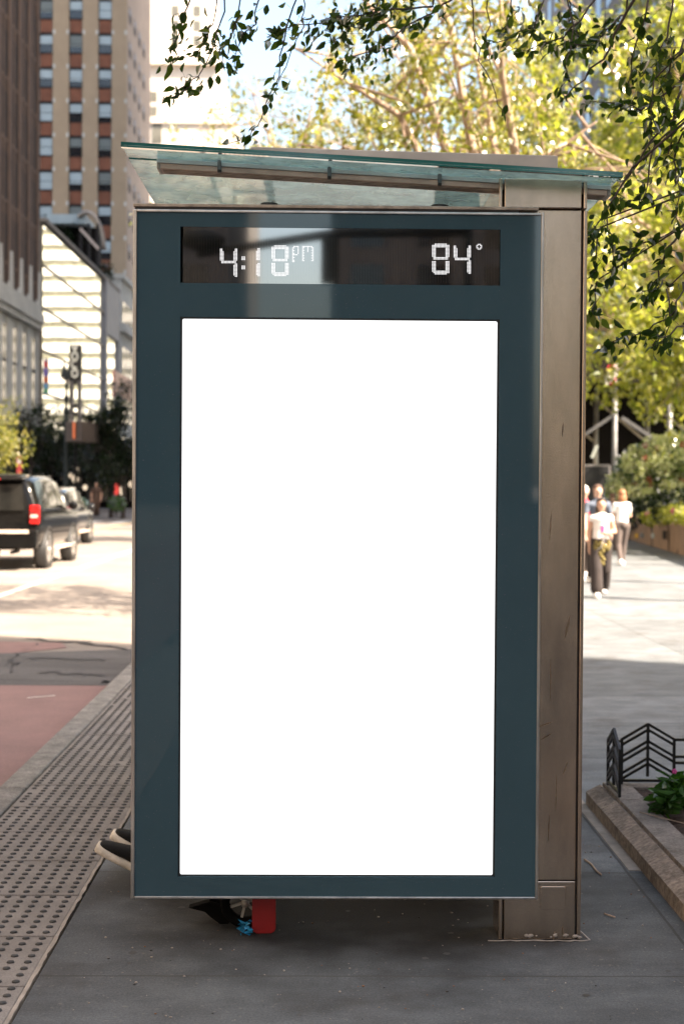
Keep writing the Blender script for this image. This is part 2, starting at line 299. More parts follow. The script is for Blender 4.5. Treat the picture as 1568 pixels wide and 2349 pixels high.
    om0 = node(t, 'ShaderNodeMath', operation='MULTIPLY'); L(cm.outputs[0], om0.inputs[0]); L(ol.outputs[0], om0.inputs[1])
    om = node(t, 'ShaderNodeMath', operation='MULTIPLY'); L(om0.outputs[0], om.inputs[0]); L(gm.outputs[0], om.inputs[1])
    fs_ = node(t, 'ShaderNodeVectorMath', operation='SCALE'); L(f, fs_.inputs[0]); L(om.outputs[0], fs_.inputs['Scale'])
    h = mix(jl.outputs[0], fs_.outputs[0], (0.03, 0.028, 0.026)); L(h, b.inputs['Base Color'])
    b.inputs['Roughness'].default_value = 0.82; b.inputs['Specular IOR Level'].default_value = 0.35
    hs = node(t, 'ShaderNodeMath', operation='SUBTRACT'); L(fn.outputs[0], hs.inputs[0]); L(mxl.outputs[0], hs.inputs[1])
    bp = node(t, 'ShaderNodeBump'); bp.inputs['Strength'].default_value = 0.35; bp.inputs['Distance'].default_value = 0.006; L(hs.outputs[0], bp.inputs['Height']); L(bp.outputs[0], b.inputs['Normal'])
    return m
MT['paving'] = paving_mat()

# ------------------------------------------------------------------ mesh helpers
class MB:
    def __init__(s): s.v, s.f, s.m, s.sm = [], [], [], []
    def add(s, vs, fs, mi=0, smooth=False):
        o = len(s.v); s.v += [tuple(p) for p in vs]
        for f in fs: s.f.append([o + i for i in f]); s.m.append(mi); s.sm.append(smooth)
        return s
    def box(s, a, b, mi=0):
        (x0, y0, z0), (x1, y1, z1) = a, b
        return s.add([(x0,y0,z0),(x1,y0,z0),(x1,y1,z0),(x0,y1,z0),(x0,y0,z1),(x1,y0,z1),(x1,y1,z1),(x0,y1,z1)],
                     [(0,3,2,1),(4,5,6,7),(0,1,5,4),(1,2,6,5),(2,3,7,6),(3,0,4,7)], mi)
    def bar(s, p, q, w, h, mi=0):
        p, q = Vector(p), Vector(q); d = (q - p).normalized()
        up = Vector((0, 0, 1)) if abs(d.z) < 0.95 else Vector((0, 1, 0))
        sd = d.cross(up).normalized(); u = sd.cross(d)
        vs = [c + sd*a*w/2 + u*b*h/2 for c in (p, q) for a, b in ((-1,-1),(1,-1),(1,1),(-1,1))]
        return s.add(vs, [(0,1,2,3),(7,6,5,4),(0,4,5,1),(1,5,6,2),(2,6,7,3),(3,7,4,0)], mi)
    def tube(s, pts, rad, n=8, mi=0, cap=True):
        pts = [Vector(p) for p in pts]; k = len(pts)
        rad = rad if isinstance(rad, (list, tuple)) else [rad]*k
        vs = []; ref = None
        for i, p in enumerate(pts):
            d = (pts[min(i+1, k-1)] - pts[max(i-1, 0)])
            d = d.normalized() if d.length > 1e-9 else Vector((0, 0, 1))
            if ref is None: ref = Vector((1, 0, 0)) if abs(d.x) < 0.8 else Vector((0, 1, 0))
            a = (ref - d*ref.dot(d)).normalized(); b = d.cross(a); ref = a
            for j in range(n):
                t = 2*math.pi*j/n; vs.append(p + (a*math.cos(t) + b*math.sin(t))*rad[i])
        fs = [(i*n + j, i*n + (j+1) % n, (i+1)*n + (j+1) % n, (i+1)*n + j) for i in range(k-1) for j in range(n)]
        if cap: fs += [tuple(range(n-1, -1, -1)), tuple(range((k-1)*n, k*n))]
        return s.add(vs, fs, mi, True)
    def lathe(s, prof, c=(0, 0, 0), n=16, mi=0, axis='z'):
        vs = []
        for r, z in prof:
            for j in range(n):
                t = 2*math.pi*j/n; x, y = r*math.cos(t), r*math.sin(t)
                p = (x, y, z) if axis == 'z' else ((z, x, y) if axis == 'x' else (x, z, y))
                vs.append((c[0]+p[0], c[1]+p[1], c[2]+p[2]))
        k = len(prof)
        fs = [(i*n + j, i*n + (j+1) % n, (i+1)*n + (j+1) % n, (i+1)*n + j) for i in range(k-1) for j in range(n)]
        fs += [tuple(range(n-1, -1, -1)), tuple(range((k-1)*n, k*n))]
        return s.add(vs, fs, mi, True)
    def prism(s, poly, axis, a, b, mi=0):      # poly in the two other axes, extruded from a to b
        def P(u, v, t): return {'x': (t, u, v), 'y': (u, t, v), 'z': (u, v, t)}[axis]
        n = len(poly); vs = [P(u, v, a) for u, v in poly] + [P(u, v, b) for u, v in poly]
        fs = [tuple(range(n)), tuple(range(2*n-1, n-1, -1))] + [(i, n+i, n+(i+1) % n, (i+1) % n) for i in range(n)]
        return s.add(vs, fs, mi)
    def ball(s, c, r, mi=0, nu=10, nv=7, jit=0, rng=None):
        r = r if isinstance(r, (tuple, list)) else (r, r, r)
        vs = []
        for i in range(nv + 1):
            t = math.pi*i/nv
            for j in range(nu):
                q = 2*math.pi*j/nu; k = 1 + (rng.uniform(-jit, jit) if rng else 0)
                vs.append((c[0]+r[0]*k*math.sin(t)*math.cos(q), c[1]+r[1]*k*math.sin(t)*math.sin(q), c[2]+r[2]*k*math.cos(t)))
        fs = [(i*nu+j, (i+1)*nu+j, (i+1)*nu+(j+1) % nu, i*nu+(j+1) % nu) for i in range(nv) for j in range(nu)]
        return s.add(vs, fs, mi, True)
    def build(s, name, mats, parent=None, bevel=0.0, subsurf=0, recalc=True):
        me = bpy.data.meshes.new(name); me.from_pydata(s.v, [], s.f)
        for m in (mats if isinstance(mats, (list, tuple)) else [mats]): me.materials.append(m)
        me.polygons.foreach_set('material_index', s.m); me.polygons.foreach_set('use_smooth', s.sm)
        if recalc:
            import bmesh
            bm = bmesh.new(); bm.from_mesh(me)
            bmesh.ops.recalc_face_normals(bm, faces=bm.faces); bm.to_mesh(me); bm.free()
        o = bpy.data.objects.new(name, me); COL.objects.link(o)
        if parent: o.parent = parent
        if bevel:
            b = o.modifiers.new('Bevel', 'BEVEL'); b.width = bevel; b.segments = 2; b.limit_method = 'ANGLE'; b.angle_limit = R(40)
        if subsurf:
            b = o.modifiers.new('Subsurf', 'SUBSURF'); b.levels = subsurf; b.render_levels = subsurf
        return o
def tag(o, label, cat, group=None, kind=None):
    o['label'] = label; o['category'] = cat
    if group: o['group'] = group
    if kind: o['kind'] = kind
    return o
def struct(o): o['kind'] = 'structure'; return o
def empty(name, loc=(0, 0, 0), rz=0.0):
    o = bpy.data.objects.new(name, None); COL.objects.link(o); o.location = loc; o.rotation_euler = (0, 0, rz); o.empty_display_size = 0.1; return o
def copy_tree(o, parent=None):
    c = o.copy(); COL.objects.link(c)
    if parent: c.parent = parent
    for ch in list(o.children): copy_tree(ch, c)
    return c

def leaf_obj(name, P, D, size, mat, parent=None, shape=None, rng=None, width=0.42, fold=0.18):
    """leaves: P base points, D directions, size lengths; every leaf a small folded blade of its own"""
    n = len(P); P = np.asarray(P, float); D = np.asarray(D, float); size = np.asarray(size, float)
    D /= np.linalg.norm(D, axis=1, keepdims=True) + 1e-9
    rr = np.random.RandomState(rng or 1); U = rr.normal(size=(n, 3)); S = np.cross(D, U); S /= np.linalg.norm(S, axis=1, keepdims=True) + 1e-9
    N = np.cross(S, D)
    shape = shape or [(0, 0), (0.35, 1), (1, 0)]          # along, half width factor
    mid = [(a, 0) for a, _ in shape]; k = len(shape)
    cols = []
    for a, wd in shape: cols.append(P + D*(size*a)[:, None] - N*(size*0.16*a*a)[:, None])                      # midrib
    idx_l, idx_r = {}, {}
    for i, (a, wd) in enumerate(shape):
        if wd > 0:
            base = P + D*(size*a)[:, None] - N*(size*0.16*a*a)[:, None]
            up = N*(size*wd*width*fold)[:, None]; sd = S*(size*wd*width*0.5)[:, None]
            idx_l[i] = len(cols); cols.append(base + sd + up); idx_r[i] = len(cols); cols.append(base - sd + up)
    V = np.stack(cols, 1); m = V.shape[1]
    faces = []
    for i in range(k - 1):
        for side in (idx_l, idx_r):
            a, b = side.get(i), side.get(i + 1)
            f = [i, i + 1] + ([b] if b is not None else []) + ([a] if a is not None else [])
            if len(f) >= 3: faces.append(f if side is idx_l else f[::-1])
    me = bpy.data.meshes.new(name); me.vertices.add(n*m); me.vertices.foreach_set('co', V.reshape(-1))
    lens = np.array([len(f) for f in faces]); flat = np.concatenate([np.array(f) for f in faces])
    loops = (flat[None, :] + (np.arange(n)*m)[:, None]).reshape(-1)
    tot = np.tile(lens, n); start = np.concatenate([[0], np.cumsum(tot)[:-1]])
    me.loops.add(len(loops)); me.loops.foreach_set('vertex_index', loops.astype(np.int32))
    me.polygons.add(len(tot)); me.polygons.foreach_set('loop_start', start.astype(np.int32)); me.polygons.foreach_set('loop_total', tot.astype(np.int32))
    me.update(calc_edges=True); me.validate(); me.materials.append(mat)
    o = bpy.data.objects.new(name, me); COL.objects.link(o)
    if parent: o.parent = parent
    return o
NEAR_SHAPE = [(0, 0), (0.10, 0.45), (0.38, 1.0), (0.70, 0.72), (1.0, 0)]
LANCE = [(0, 0), (0.15, 0.5), (0.5, 1.0), (0.8, 0.7), (1.0, 0)]

# ------------------------------------------------------------------ ground, road, pavement
KX0, KX1 = -1.755, -1.60             # kerb
TX1 = -0.945                         # inner edge of the tactile strip
RZ = -0.13
struct(MB().add([(-1500,-1500,-0.20),(1500,-1500,-0.20),(1500,1500,-0.20),(-1500,1500,-0.20)], [(0,1,2,3)]).build('ground', MT['asphalt']))
struct(MB().add([(-16,-200,RZ),(KX0+0.02,-200,RZ),(KX0+0.02,400,RZ),(-16,400,RZ)], [(0,1,2,3)]).build('road', MT['asphalt']))
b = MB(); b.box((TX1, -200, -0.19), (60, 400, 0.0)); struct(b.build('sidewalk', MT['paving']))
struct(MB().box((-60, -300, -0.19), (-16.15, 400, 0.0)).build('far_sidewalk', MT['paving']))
b = MB(); y = -3.0; rng = random.Random(3)
while y < 140:
    L = rng.uniform(1.6, 2.1); b.box((KX0, y, -0.19), (KX1, y + L - 0.006, 0.004)); y += L
struct(b.build('kerb', MT['kerb'], bevel=0.012))
struct(MB().box((-16.15, -200, -0.19), (-16.0, 400, 0.004)).build('far_kerb', MT['kerb']))
# tactile paving: slabs and domes
tac = struct(empty('tactile_paving'))
b = MB(); d = MB(); y = 5.27 - 0.53*18; rng = random.Random(5)
while y < 18:
    z = rng.uniform(-0.002, 0.0015)
    b.box((KX1 + 0.010, y, -0.19), (TX1 - 0.026, y + 0.514, z))
    if y > 3:
        for r in range(8):
            for c in range(10):
                cx, cy = KX1 + 0.045 + c*0.0605, y + 0.035 + r*0.0655
                if rng.random() < 0.02: continue
                d.lathe([(0.0142, z), (0.0125, z + 0.0045), (0.0075, z + 0.006)], (cx, cy, 0), 9)
    y += 0.53
b.build('slab', MT['tactile'], tac, bevel=0.004); d.build('dome', MT['dome'], tac, recalc=False)
b = MB(); rng = random.Random(8); top = []
yy_ = -4
while yy_ < 18:
    top.append((TX1 - 0.024 + rng.uniform(-.001, .001), TX1 - 0.010 + rng.uniform(-.003, .004), yy_, rng.uniform(.001, .004))); yy_ += rng.uniform(.03, .09)
vs = [q for x0, x1, y, z in top for q in ((x0, y, -.1), (x0, y, z), (x1, y, z), (x1, y, -.1))]
b.add(vs, [(i*4 + j, i*4 + j + 1, (i+1)*4 + j + 1, (i+1)*4 + j) for i in range(len(top) - 1) for j in range(3)])
struct(b.build('mortar_joint', MT['conc_trim']))
# paint and patches on the road, each sheet 4 mm over the one below
def sheet(name, poly, z, mat): return struct(MB().add([(x, y, z) for x, y in poly], [tuple(range(len(poly)))]).build(name, mat))
sheet('bus_lane', [(-5.0, -200), (KX0, -200), (KX0, 12.69), (-5.0, 12.69)], RZ + 0.004, MT['red'])
sheet('asphalt_patch', [(-5.6, 12.70), (KX0, 12.70), (KX0, 15.6), (-3.3, 15.1), (-5.6, 14.3)], RZ + 0.004, MT['patch'])
sheet('bus_lane_end', [(-5.0, 14.6), (-3.2, 15.12), (-2.75, 15.6), (-2.9, 16.1), (-5.0, 16.4)], RZ + 0.006, MT['red'])
sheet('lane_line', [(-5.17, 17.5), (-5.03, 17.5), (-4.93, 58), (-5.07, 58)], RZ + 0.004, MT['paint'])
sheet('centre_line', [(-8.72, 15), (-8.58, 15), (-8.58, 120), (-8.72, 120)], RZ + 0.004, MT['yellow'])
for k, (x0, x1) in enumerate([(-14, -13.3), (-12.5, -11.8), (-11, -10.3), (-9.5, -8.9), (-8, -7.3), (-6.5, -5.9), (-4.6, -4.0), (-3.0, -2.4)]):
    sheet('crosswalk_bar', [(x0, 64), (x1, 64), (x1, 68.5), (x0, 68.5)], RZ + 0.008, MT['paint'])
g0, g1 = gnd(62, 1603, RZ), gnd(126, 1598, RZ)
struct(MB().add([(g0.x, g0.y - 0.02, RZ+0.008), (g1.x, g1.y - 0.02, RZ+0.008), (g1.x, g1.y + 0.03, RZ+0.008), (g0.x, g0.y + 0.015, RZ+0.008)], [(0,1,2,3)]).build('scrape_mark', MT['paint']))
b = MB(); rng = random.Random(11)
for (x0, y0, x1, y1) in [(0, 1532, 80, 1478), (20, 1545, 40, 1505), (345//2, 1470, 300, 1492), (60, 1465, 200, 1478), (60, 1512, 240, 1516), (100, 1545, 230, 1549), (235, 1566, 250, 1570)]:
    p, q = gnd(x0, y0, RZ), gnd(x1, y1, RZ); k = 9
    pts = [p.lerp(q, i/k) + Vector((rng.uniform(-.05, .05), rng.uniform(-.10, .10), 0)) for i in range(k + 1)]
    for a, c in zip(pts, pts[1:]):
        wv = rng.uniform(0.02, 0.07)
        b.add([(a.x, a.y - wv, RZ + .010), (c.x, c.y - wv, RZ + .010), (c.x, c.y + wv, RZ + .010), (a.x, a.y + wv, RZ + .010)], [(0, 1, 2, 3)])
struct(b.build('road_crack', MT['crack'], recalc=False))

# ------------------------------------------------------------------ bus shelter with the advertising panel
PF = 5.17                             # front of the panel
PX0, PX1 = at(303, 1270, PF).x, at(1240, 1270, PF).x
PZ0, PZ1 = at(770, 2062.5, PF).z, at(770, 484, PF).z
sh = tag(empty('bus_shelter', (0.2, 5.4, 0)), 'steel and glass bus shelter with a blank lit advertising panel at its end', 'bus shelter')
SO = Vector((0.2, 5.4, 0))
class SB(MB):
    def build(s, *a, **k):
        s.v = [(x - SO.x, y - SO.y, z - SO.z) for x, y, z in s.v]; return MB.build(s, *a, **k)
# housing: a ring of slate glass round the screen opening and the display opening
def prx(x): return at(x, 1270, PF).x
SX0, SX1 = prx(415), prx(1136.5); SZ0, SZ1 = at(770, 2008, PF).z, at(770, 733.5, PF).z
LX0, LX1 = prx(416.5), prx(1139); LZ0, LZ1 = at(770, 651.5, PF).z, at(770, 522.5, PF).z
E = 0.007; IX0, IX1, IZ0, IZ1 = PX0 + 0.013, PX1 - 0.010, PZ0 + 0.009, PZ1 - 0.009
hs = SB()
hs.box((IX0, PF, IZ0), (SX0 - E, PF + 0.09, IZ1)); hs.box((SX1 + E, PF, IZ0), (IX1, PF + 0.09, IZ1))
hs.box((SX0 - E, PF, IZ0), (SX1 + E, PF + 0.09, SZ0 - E)); hs.box((SX0 - E, PF, SZ1 + E), (SX1 + E, PF + 0.09, LZ0)); hs.box((SX0 - E, PF, LZ1), (SX1 + E, PF + 0.09, IZ1))
housing = hs.build('panel_housing', MT['panel'], sh)
fr = SB(); FY = PF - 0.006
fr.box((PX0, FY, PZ0), (IX0, PF + 0.10, PZ1)); fr.box((IX1, FY, PZ0), (PX1, PF + 0.10, PZ1))
fr.box((IX0, FY, PZ0), (IX1, PF + 0.10, IZ0)); fr.box((IX0, FY, IZ1), (IX1, PF + 0.10, PZ1))
fr.build('panel_frame', MT['trim'], housing, bevel=0.002)
SB().box((PX0 + 0.004, PF + 0.10, PZ0 + 0.004), (PX1 - 0.004, PF + 0.112, PZ1 - 0.004)).build('back_plate', MT['steel_dark'], housing)
SB().box((PX0 + 0.006, FY + 0.004, PZ1 + 0.0005), (PX1 - 0.09, PF + 0.095, PZ1 + 0.0085)).build('shadow_gap', MT['black'], housing)
SB().box((PX0, FY, PZ1 + 0.009), (PX1 - 0.02, PF + 0.11, PZ1 + 0.021)).build('top_flashing', MT['flash'], housing, bevel=0.002)
scr = SB()
def rrect(x0, z0, x1, z1, r, n=5):
    out = []
    for cx, cz, a0 in ((x1 - r, z1 - r, 0), (x0 + r, z1 - r, 90), (x0 + r, z0 + r, 180), (x1 - r, z0 + r, 270)):
        for i in range(n + 1):
            a = R(a0 + 90*i/n); out.append((cx + r*math.cos(a), cz + r*math.sin(a)))
    return out
scr.prism(rrect(SX0 + .001, SZ0, SX1 - .001, SZ1, 0.006), 'y', PF + 0.006, PF + 0.02)
screen = scr.build('screen', MT['screen'], sh)
SB().box((SX0 - E, PF + 0.012, SZ0 - E), (SX1 + E, PF + 0.03, SZ1 + E)).build('screen_border', MT['black'], screen)
# clock display
disp = SB().box((LX0, PF + 0.004, LZ0), (LX1, PF + 0.05, LZ1)).build('clock_display', MT['ledglass'], sh)
PITCH_LED = 3.105
GX, GZ = prx(500.0), None
def ledpt(x, y): p = at(x, y, PF + 0.0035); return p
def dots(name, rows, x, y, mat='led', pitch=PITCH_LED):
    m = SB()
    for r, row in enumerate(rows):
        for c, ch in enumerate(row):
            if ch == '#':
                p = ledpt(x + c*pitch, y + r*pitch); s = 0.0018*pitch/3.105*1.05
                m.prism([(p.x + s*math.cos(a), p.z + s*math.sin(a)) for a in [2*math.pi*i/8 for i in range(8)]], 'y', PF + 0.0022, PF + 0.0052)
    return m.build(name, MT[mat], disp, recalc=False)
def seg(ch):                            # segmented digit: 13 wide, 23 high, strokes three dots thick
    g = [[' ']*13 for _ in range(23)]
    def put(c0, c1, r0, r1):
        for r in range(r0, r1 + 1):
            for c in range(c0, c1 + 1): g[r][c] = '#'
    S = {'4': 'flmrs', '8': 'abflmrs', '1': 'rs'}[ch]
    S = {'8': 'tflbmrs', '4': 'fmrs', '1': 'rs'}[ch]
    if 't' in S: put(2, 10, 0, 1); put(1, 11, 1, 2)
    if 'm' in S: put(1, 11, 10, 11)
    if 'b' in S: put(1, 11, 20, 21); put(2, 10, 21, 22)
    if 'f' in S: put(0, 1, 1, 9); put(2, 2, 3, 9)
    if 'l' in S: put(0, 1, 13, 20); put(2, 2, 13, 19)
    if 'r' in S: put(11, 12, 1, 9); put(10, 10, 3, 9)
    if 's' in S: put(11, 12, 12 if ch != '8' else 13, 21); put(10, 10, 13, 20)
    return [''.join(r) for r in g]
dots('digit', seg('4'), 505.5, 568)
dots('colon', ['###', '###', '###', '   ', '   ', '   ', '   ', '###', '###', '###'], 555, 589, pitch=3.0)
dots('digit', seg('1'), 557.5, 567)
dots('digit', seg('8'), 623.5, 563.5)
dots('letter', [' ####', '##  #', '#   #', '##  #', '#   #', '##  #', '#### ', '#    ', '##   ', '#    ', '##   ', '##   '], 671, 565, pitch=3.15)
dots('letter', ['######## ', '##  #  ##', '#   #   #', '##  #  ##', '#   #   #', '##     ##', '#       #', '##     ##', '#       #', '##     ##', '#       #', '##     ##'], 694, 565, pitch=2.95)
dots('digit', seg('8'), 991.5, 559.5)
dots('digit', seg('4'), 1041, 561)
dots('degree_mark', [' ### ', '## ##', '#   #', '## ##', ' ### '], 1093, 560, pitch=2.7)
m = SB(); r0 = at(420, 560, PF)
for i in range(118):                    # faint unlit dot rows
    for j in range(36):
        p = at(419 + i*6.1, 546 + j*2.9, PF)
        if LZ0 + .004 < p.z < LZ1 - .004: m.add([(p.x - .0006, PF + .0030, p.z - .0006), (p.x + .0006, PF + .0030, p.z - .0006), (p.x + .0006, PF + .0030, p.z + .0006), (p.x - .0006, PF + .0030, p.z + .0006)], [(0, 1, 2, 3)])
m.build('dot_matrix', MT['dots'], disp, recalc=False)
# rubber feet on top of the panel
for xx in (617, 1008):
    p = at(xx, 473, PF + 0.05)
    SB().lathe([(0.031, 0.0), (0.033, 0.006), (0.031, 0.014), (0.012, 0.016)], (p.x, PF + 0.05, PZ1 + 0.0205), 20).build('rubber_foot', MT['black'], sh)
# pillar
LF = 5.215
QX0, QX1 = at(1143, 2120, LF).x, at(1331.5, 1400, LF).x
pz1 = at(1240, 480.5, LF).z
seam = at(1280, 2021, LF).z
pl = SB(); G = 0.007
xs0 = at(1155, 2120, LF).x; xs1 = at(1327, 1400, LF).x; xs2 = at(1338, 1400, LF).x
pl.box((xs0, LF, seam + 0.002), (xs1 - G/2, LF + 0.17, pz1))
pillar = pl.build('pillar', MT['steel'], sh, bevel=0.003)
SB().box((xs0 + .001, LF + 0.012, 0.0), (xs2 - 0.003, LF + 0.16, pz1 - 0.003)).build('pillar_core', MT['steel_dark'], pillar)
SB().box((xs1 + G/2, LF - 0.001, 0.004), (xs2, LF + 0.17, pz1)).build('side_trim', MT['steel'], pillar, bevel=0.003)
SB().box((QX0, LF - 0.001, 0.004), (xs0 - 0.006, LF + 0.17, seam)).build('side_trim', MT['steel'], pillar, bevel=0.003)
SB().box((xs0, LF, 0.004), (xs1 - G/2, LF + 0.17, seam - 0.002)).build('base_cover', MT['steel'], pillar, bevel=0.003)
a, c = at(1239, 2034, LF), at(1296, 2088, LF)
SB().prism(rrect(a.x, c.z, c.x, a.z, 0.006), 'y', LF - 0.0025, LF + 0.004).build('access_hatch', MT['steel'], pillar, bevel=0.0015)
rng = random.Random(2); m = SB()
for i in range(14):
    x = rng.uniform(QX0 + 0.10, xs2) if i > 4 else rng.uniform(xs1 - .05, xs2); s = rng.uniform(0.003, 0.009)
    m.ball((x, LF - 0.001, 0.014 + rng.uniform(0, 0.007)), (s, 0.0022, s*rng.uniform(0.4, 0.8)), 0, 7, 5, 0.3, rng)
pts = [(QX0 - 0.04, LF - 0.012, 0.004)] + [(QX0 + (xs2 - QX0)*i/14 + .0, LF - 0.008 + rng.uniform(-.005, .005), 0.003) for i in range(15)] + [(xs2 + 0.035, LF - 0.004, 0.004), (xs2 + 0.012, LF + 0.08, 0.012)]
m.tube(pts, [0.002] + [rng.uniform(0.0015, 0.0032) for _ in pts[1:]], 6)
m.build('caulk', MT['white_stain'], pillar, recalc=False)
rng = random.Random(44)
MT['smear'] = M('greasy_smear_on_steel', (.30, .23, .17), .42, 1.0, var=.4, scale=30)
for (x, y, ln, wd, ang) in ((1250, 1662, .055, .010, 70), (1252, 1690, .05, .008, 60), (1296, 1762, .05, .006, 20), (1258, 1900, .10, .007, 2), (1262, 1560, .16, .005, 0), (1300, 1440, .09, .012, 12), (1262, 1210, .12, .006, 3), (1290, 985, .06, .008, 5), (1240 + 35, 1820, .14, .004, 1), (1290, 2140, .05, .010, 0), (1270, 2148, .035, .010, 8)):
    c = at(x, y, LF); a = R(ang); dx, dz = math.sin(a), math.cos(a); n = 9; poly = []
    for i in range(n + 1): t = i/n; w_ = wd*math.sin(math.pi*min(.97, max(.03, t)))*rng.uniform(.5, 1.1); poly.append((c.x + dx*ln*(t - .5) + dz*w_/2, c.z + dz*ln*(t - .5) - dx*w_/2))
    for i in range(n, -1, -1): t = i/n; w_ = wd*math.sin(math.pi*min(.97, max(.03, t)))*rng.uniform(.5, 1.1); poly.append((c.x + dx*ln*(t - .5) - dz*w_/2, c.z + dz*ln*(t - .5) + dx*w_/2))
    SB().add([(x_, LF - .0012, z_) for x_, z_ in poly], [tuple(range(len(poly)))]).build('smear', MT['smear'], pillar)
# cap on the pillar (roof bracket)
cz0, cz1 = at(1240, 479, LF).z, at(1240, 412, LF).z
cp = SB(); k0, k1, k2, k3 = at(1143, 440, LF).x, at(1155, 440, LF).x, at(1335, 440, LF).x, at(1343.5, 440, LF).x
cp.box((k1, LF - 0.022, cz0), (k2 - .006, LF + 0.6, cz1))
cap = cp.build('roof_bracket', MT['steel'], sh, bevel=0.003)
SB().box((k1 - .004, LF + 0.01, cz0 + .004), (k3 - .004, LF + 0.55, cz1 - .006)).build('bracket_core', MT['steel_dark'], cap)
SB().box((k2 + .001, LF - 0.024, cz0 - .002), (k3, LF + 0.6, cz1)).build('bracket_cheek', MT['steel'], cap, bevel=0.003)
m = SB(); xx = k0
m.add([(k1 - .008, LF - .022, cz0), (k1 - .008, LF - .022, cz1), (k0, LF - .022, cz1), (k0, LF - .022, cz0), (k0 - .02, LF + .6, cz0 - .0), (k0 - .0, LF + .6, cz1), (k1 - .008, LF + .6, cz0), (k1 - .008, LF + .6, cz1)],
      [(0, 1, 2, 3), (3, 2, 5, 4), (0, 6, 7, 1), (4, 5, 7, 6), (0, 3, 4, 6), (1, 7, 5, 2)])
m.build('bracket_cheek', MT['steel'], cap, bevel=0.002)
# glass canopy: a tilted plane over the shelter
RY0 = 5.05
rl, rr_ = at(277, 324, RY0), at(1428, 394, RY0)
slope = (rr_.z - rl.z)/(rr_.x - rl.x)
def roofz(x): return rl.z + slope*(x - rl.x)
RYJ = RY0*1.040
def slab(name, y0, y1, th, mat, parent, x0=rl.x, x1=rr_.x, dz=0.0):
    m = SB()
    vs = [(x, y, roofz(x) + dz + t) for t in (-th, 0) for x, y in ((x0, y0), (x1, y0), (x1, y1), (x0, y1))]
    m.add(vs, [(0, 3, 2, 1), (4, 5, 6, 7)], 0); m.add(vs, [(0, 1, 5, 4), (1, 2, 6, 5), (2, 3, 7, 6), (3, 0, 4, 7)], 1)
    return m.build(name, [mat, MT['glass_edge']], parent)
roof = slab('canopy_glass', RY0, RYJ - 0.006, 0.011, MT['glass'], sh)
slab('glass_lamination', RY0 - 0.003, RY0 + 0.02, 0.006, MT['glass'], roof, dz=-0.013)
MT['glass_rear'] = GLASS('filmed_canopy_glass', (0.74, 0.90, 0.87), 1.42, 0.85, 0.02, 0.50)
for k in range(4): slab('canopy_glass', RYJ + 0.006 + k*1.15, RYJ + k*1.15 + 1.138, 0.014, MT['glass_rear'], sh)
# light bar hanging under the joint
def slopebar(name, x0, x1, y0, y1, z0, z1, mat, parent, bevel=0.002):
    m = SB(); vs = [(x, y, roofz(x) + z) for z in (z0, z1) for x, y in ((x0, y0), (x1, y0), (x1, y1), (x0, y1))]
    m.add(vs, [(0, 3, 2, 1), (4, 5, 6, 7), (0, 1, 5, 4), (1, 2, 6, 5), (2, 3, 7, 6), (3, 0, 4, 7)])
    return m.build(name, mat, parent, bevel=bevel)
bx0, bx1 = at(362, 360, RYJ).x, at(1396, 425, RYJ).x
lbar = slopebar('light_bar', bx0 + .012, bx1 - .012, RYJ - 0.035, RYJ + 0.06, -0.050, -0.031, MT['alu'], sh)
slopebar('bar_glass_channel', bx0, bx1, RYJ - 0.040, RYJ - 0.002, -0.030, -0.0145, MT['channel'], lbar)
slopebar('end_cap', bx0, bx0 + .012, RYJ - 0.037, RYJ + 0.062, -0.052, -0.030, MT['galv'], lbar)
slopebar('end_cap', bx1 - .012, bx1, RYJ - 0.037, RYJ + 0.062, -0.052, -0.030, MT['galv'], lbar)
for i in range(3): slopebar('diffuser_rib', bx0 + .02, bx1 - .02, RYJ - 0.02 + i*0.025, RYJ - 0.012 + i*0.025, -0.053, -0.0495, MT['flash'], lbar, 0)
for xx in (505, 755, 1006):
    x = at(xx, 380, RYJ).x
    cl = slopebar('clip', x - .007, x + .007, RYJ - 0.05, RYJ - 0.036, -0.044, -0.008, MT['greyblue'], lbar)
    slopebar('clip', x - .007, x + .007, RYJ - 0.052, RYJ - 0.034, -0.054, -0.0445, MT['black'], lbar)
# metal box beam on top of the canopy
BY = 6.03
x0, x1 = at(574, 345, BY).x, at(1279, 365, BY).x
m = SB(); vs = [(x, y, z) for x, zt in ((x0, at(760, 343, BY).z + .01), (x1, at(1279, 356, BY).z)) for y, z in ((BY, roofz(x) + 0.002), (9.6, roofz(x) + 0.002), (9.6, zt), (BY, zt))]
m.add(vs, [(0, 1, 2, 3), (7, 6, 5, 4), (0, 4, 5, 1), (1, 5, 6, 2), (2, 6, 7, 3), (3, 7, 4, 0)]); m.build('roof_beam', M('weathered_beam', (.46, .44, .41), .6, 0, var=.25, scale=4), sh, bevel=0.004)
# rear pillar, back wall glass, bench
SB().box((0.66, 9.3, 0), (0.95, 9.47, cz1 - .01)).build('rear_pillar', MT['steel'], sh, bevel=0.004)
for k in range(3):
    SB().box((0.84, 5.60 + k*1.22, 0.25), (0.852, 6.78 + k*1.22, 2.45)).build('back_glass', MT['glass_clear'], sh)
SB().bar((0.846, 5.40, 0.22), (0.846, 9.3, 0.22), 0.04, 0.05).build('bottom_rail', MT['steel'], sh)
SB().bar((0.846, 5.40, 2.48), (0.846, 9.3, 2.48), 0.04, 0.05).build('top_rail', MT['steel'], sh)
SB().box((0.83, 5.62, 0.30), (0.838, 6.75, 2.2)).build('map_panel', MT['steel_dark'], sh)  # unseen opaque panels added to cut the light inside the shelter
SB().box((0.83, 6.85, 0.30), (0.838, 7.95, 2.2)).build('map_panel', MT['steel_dark'], sh)
bn = SB()
for k in range(4): bn.box((0.30 + k*0.115, 5.75, 0.44), (0.405 + k*0.115, 8.6, 0.475))
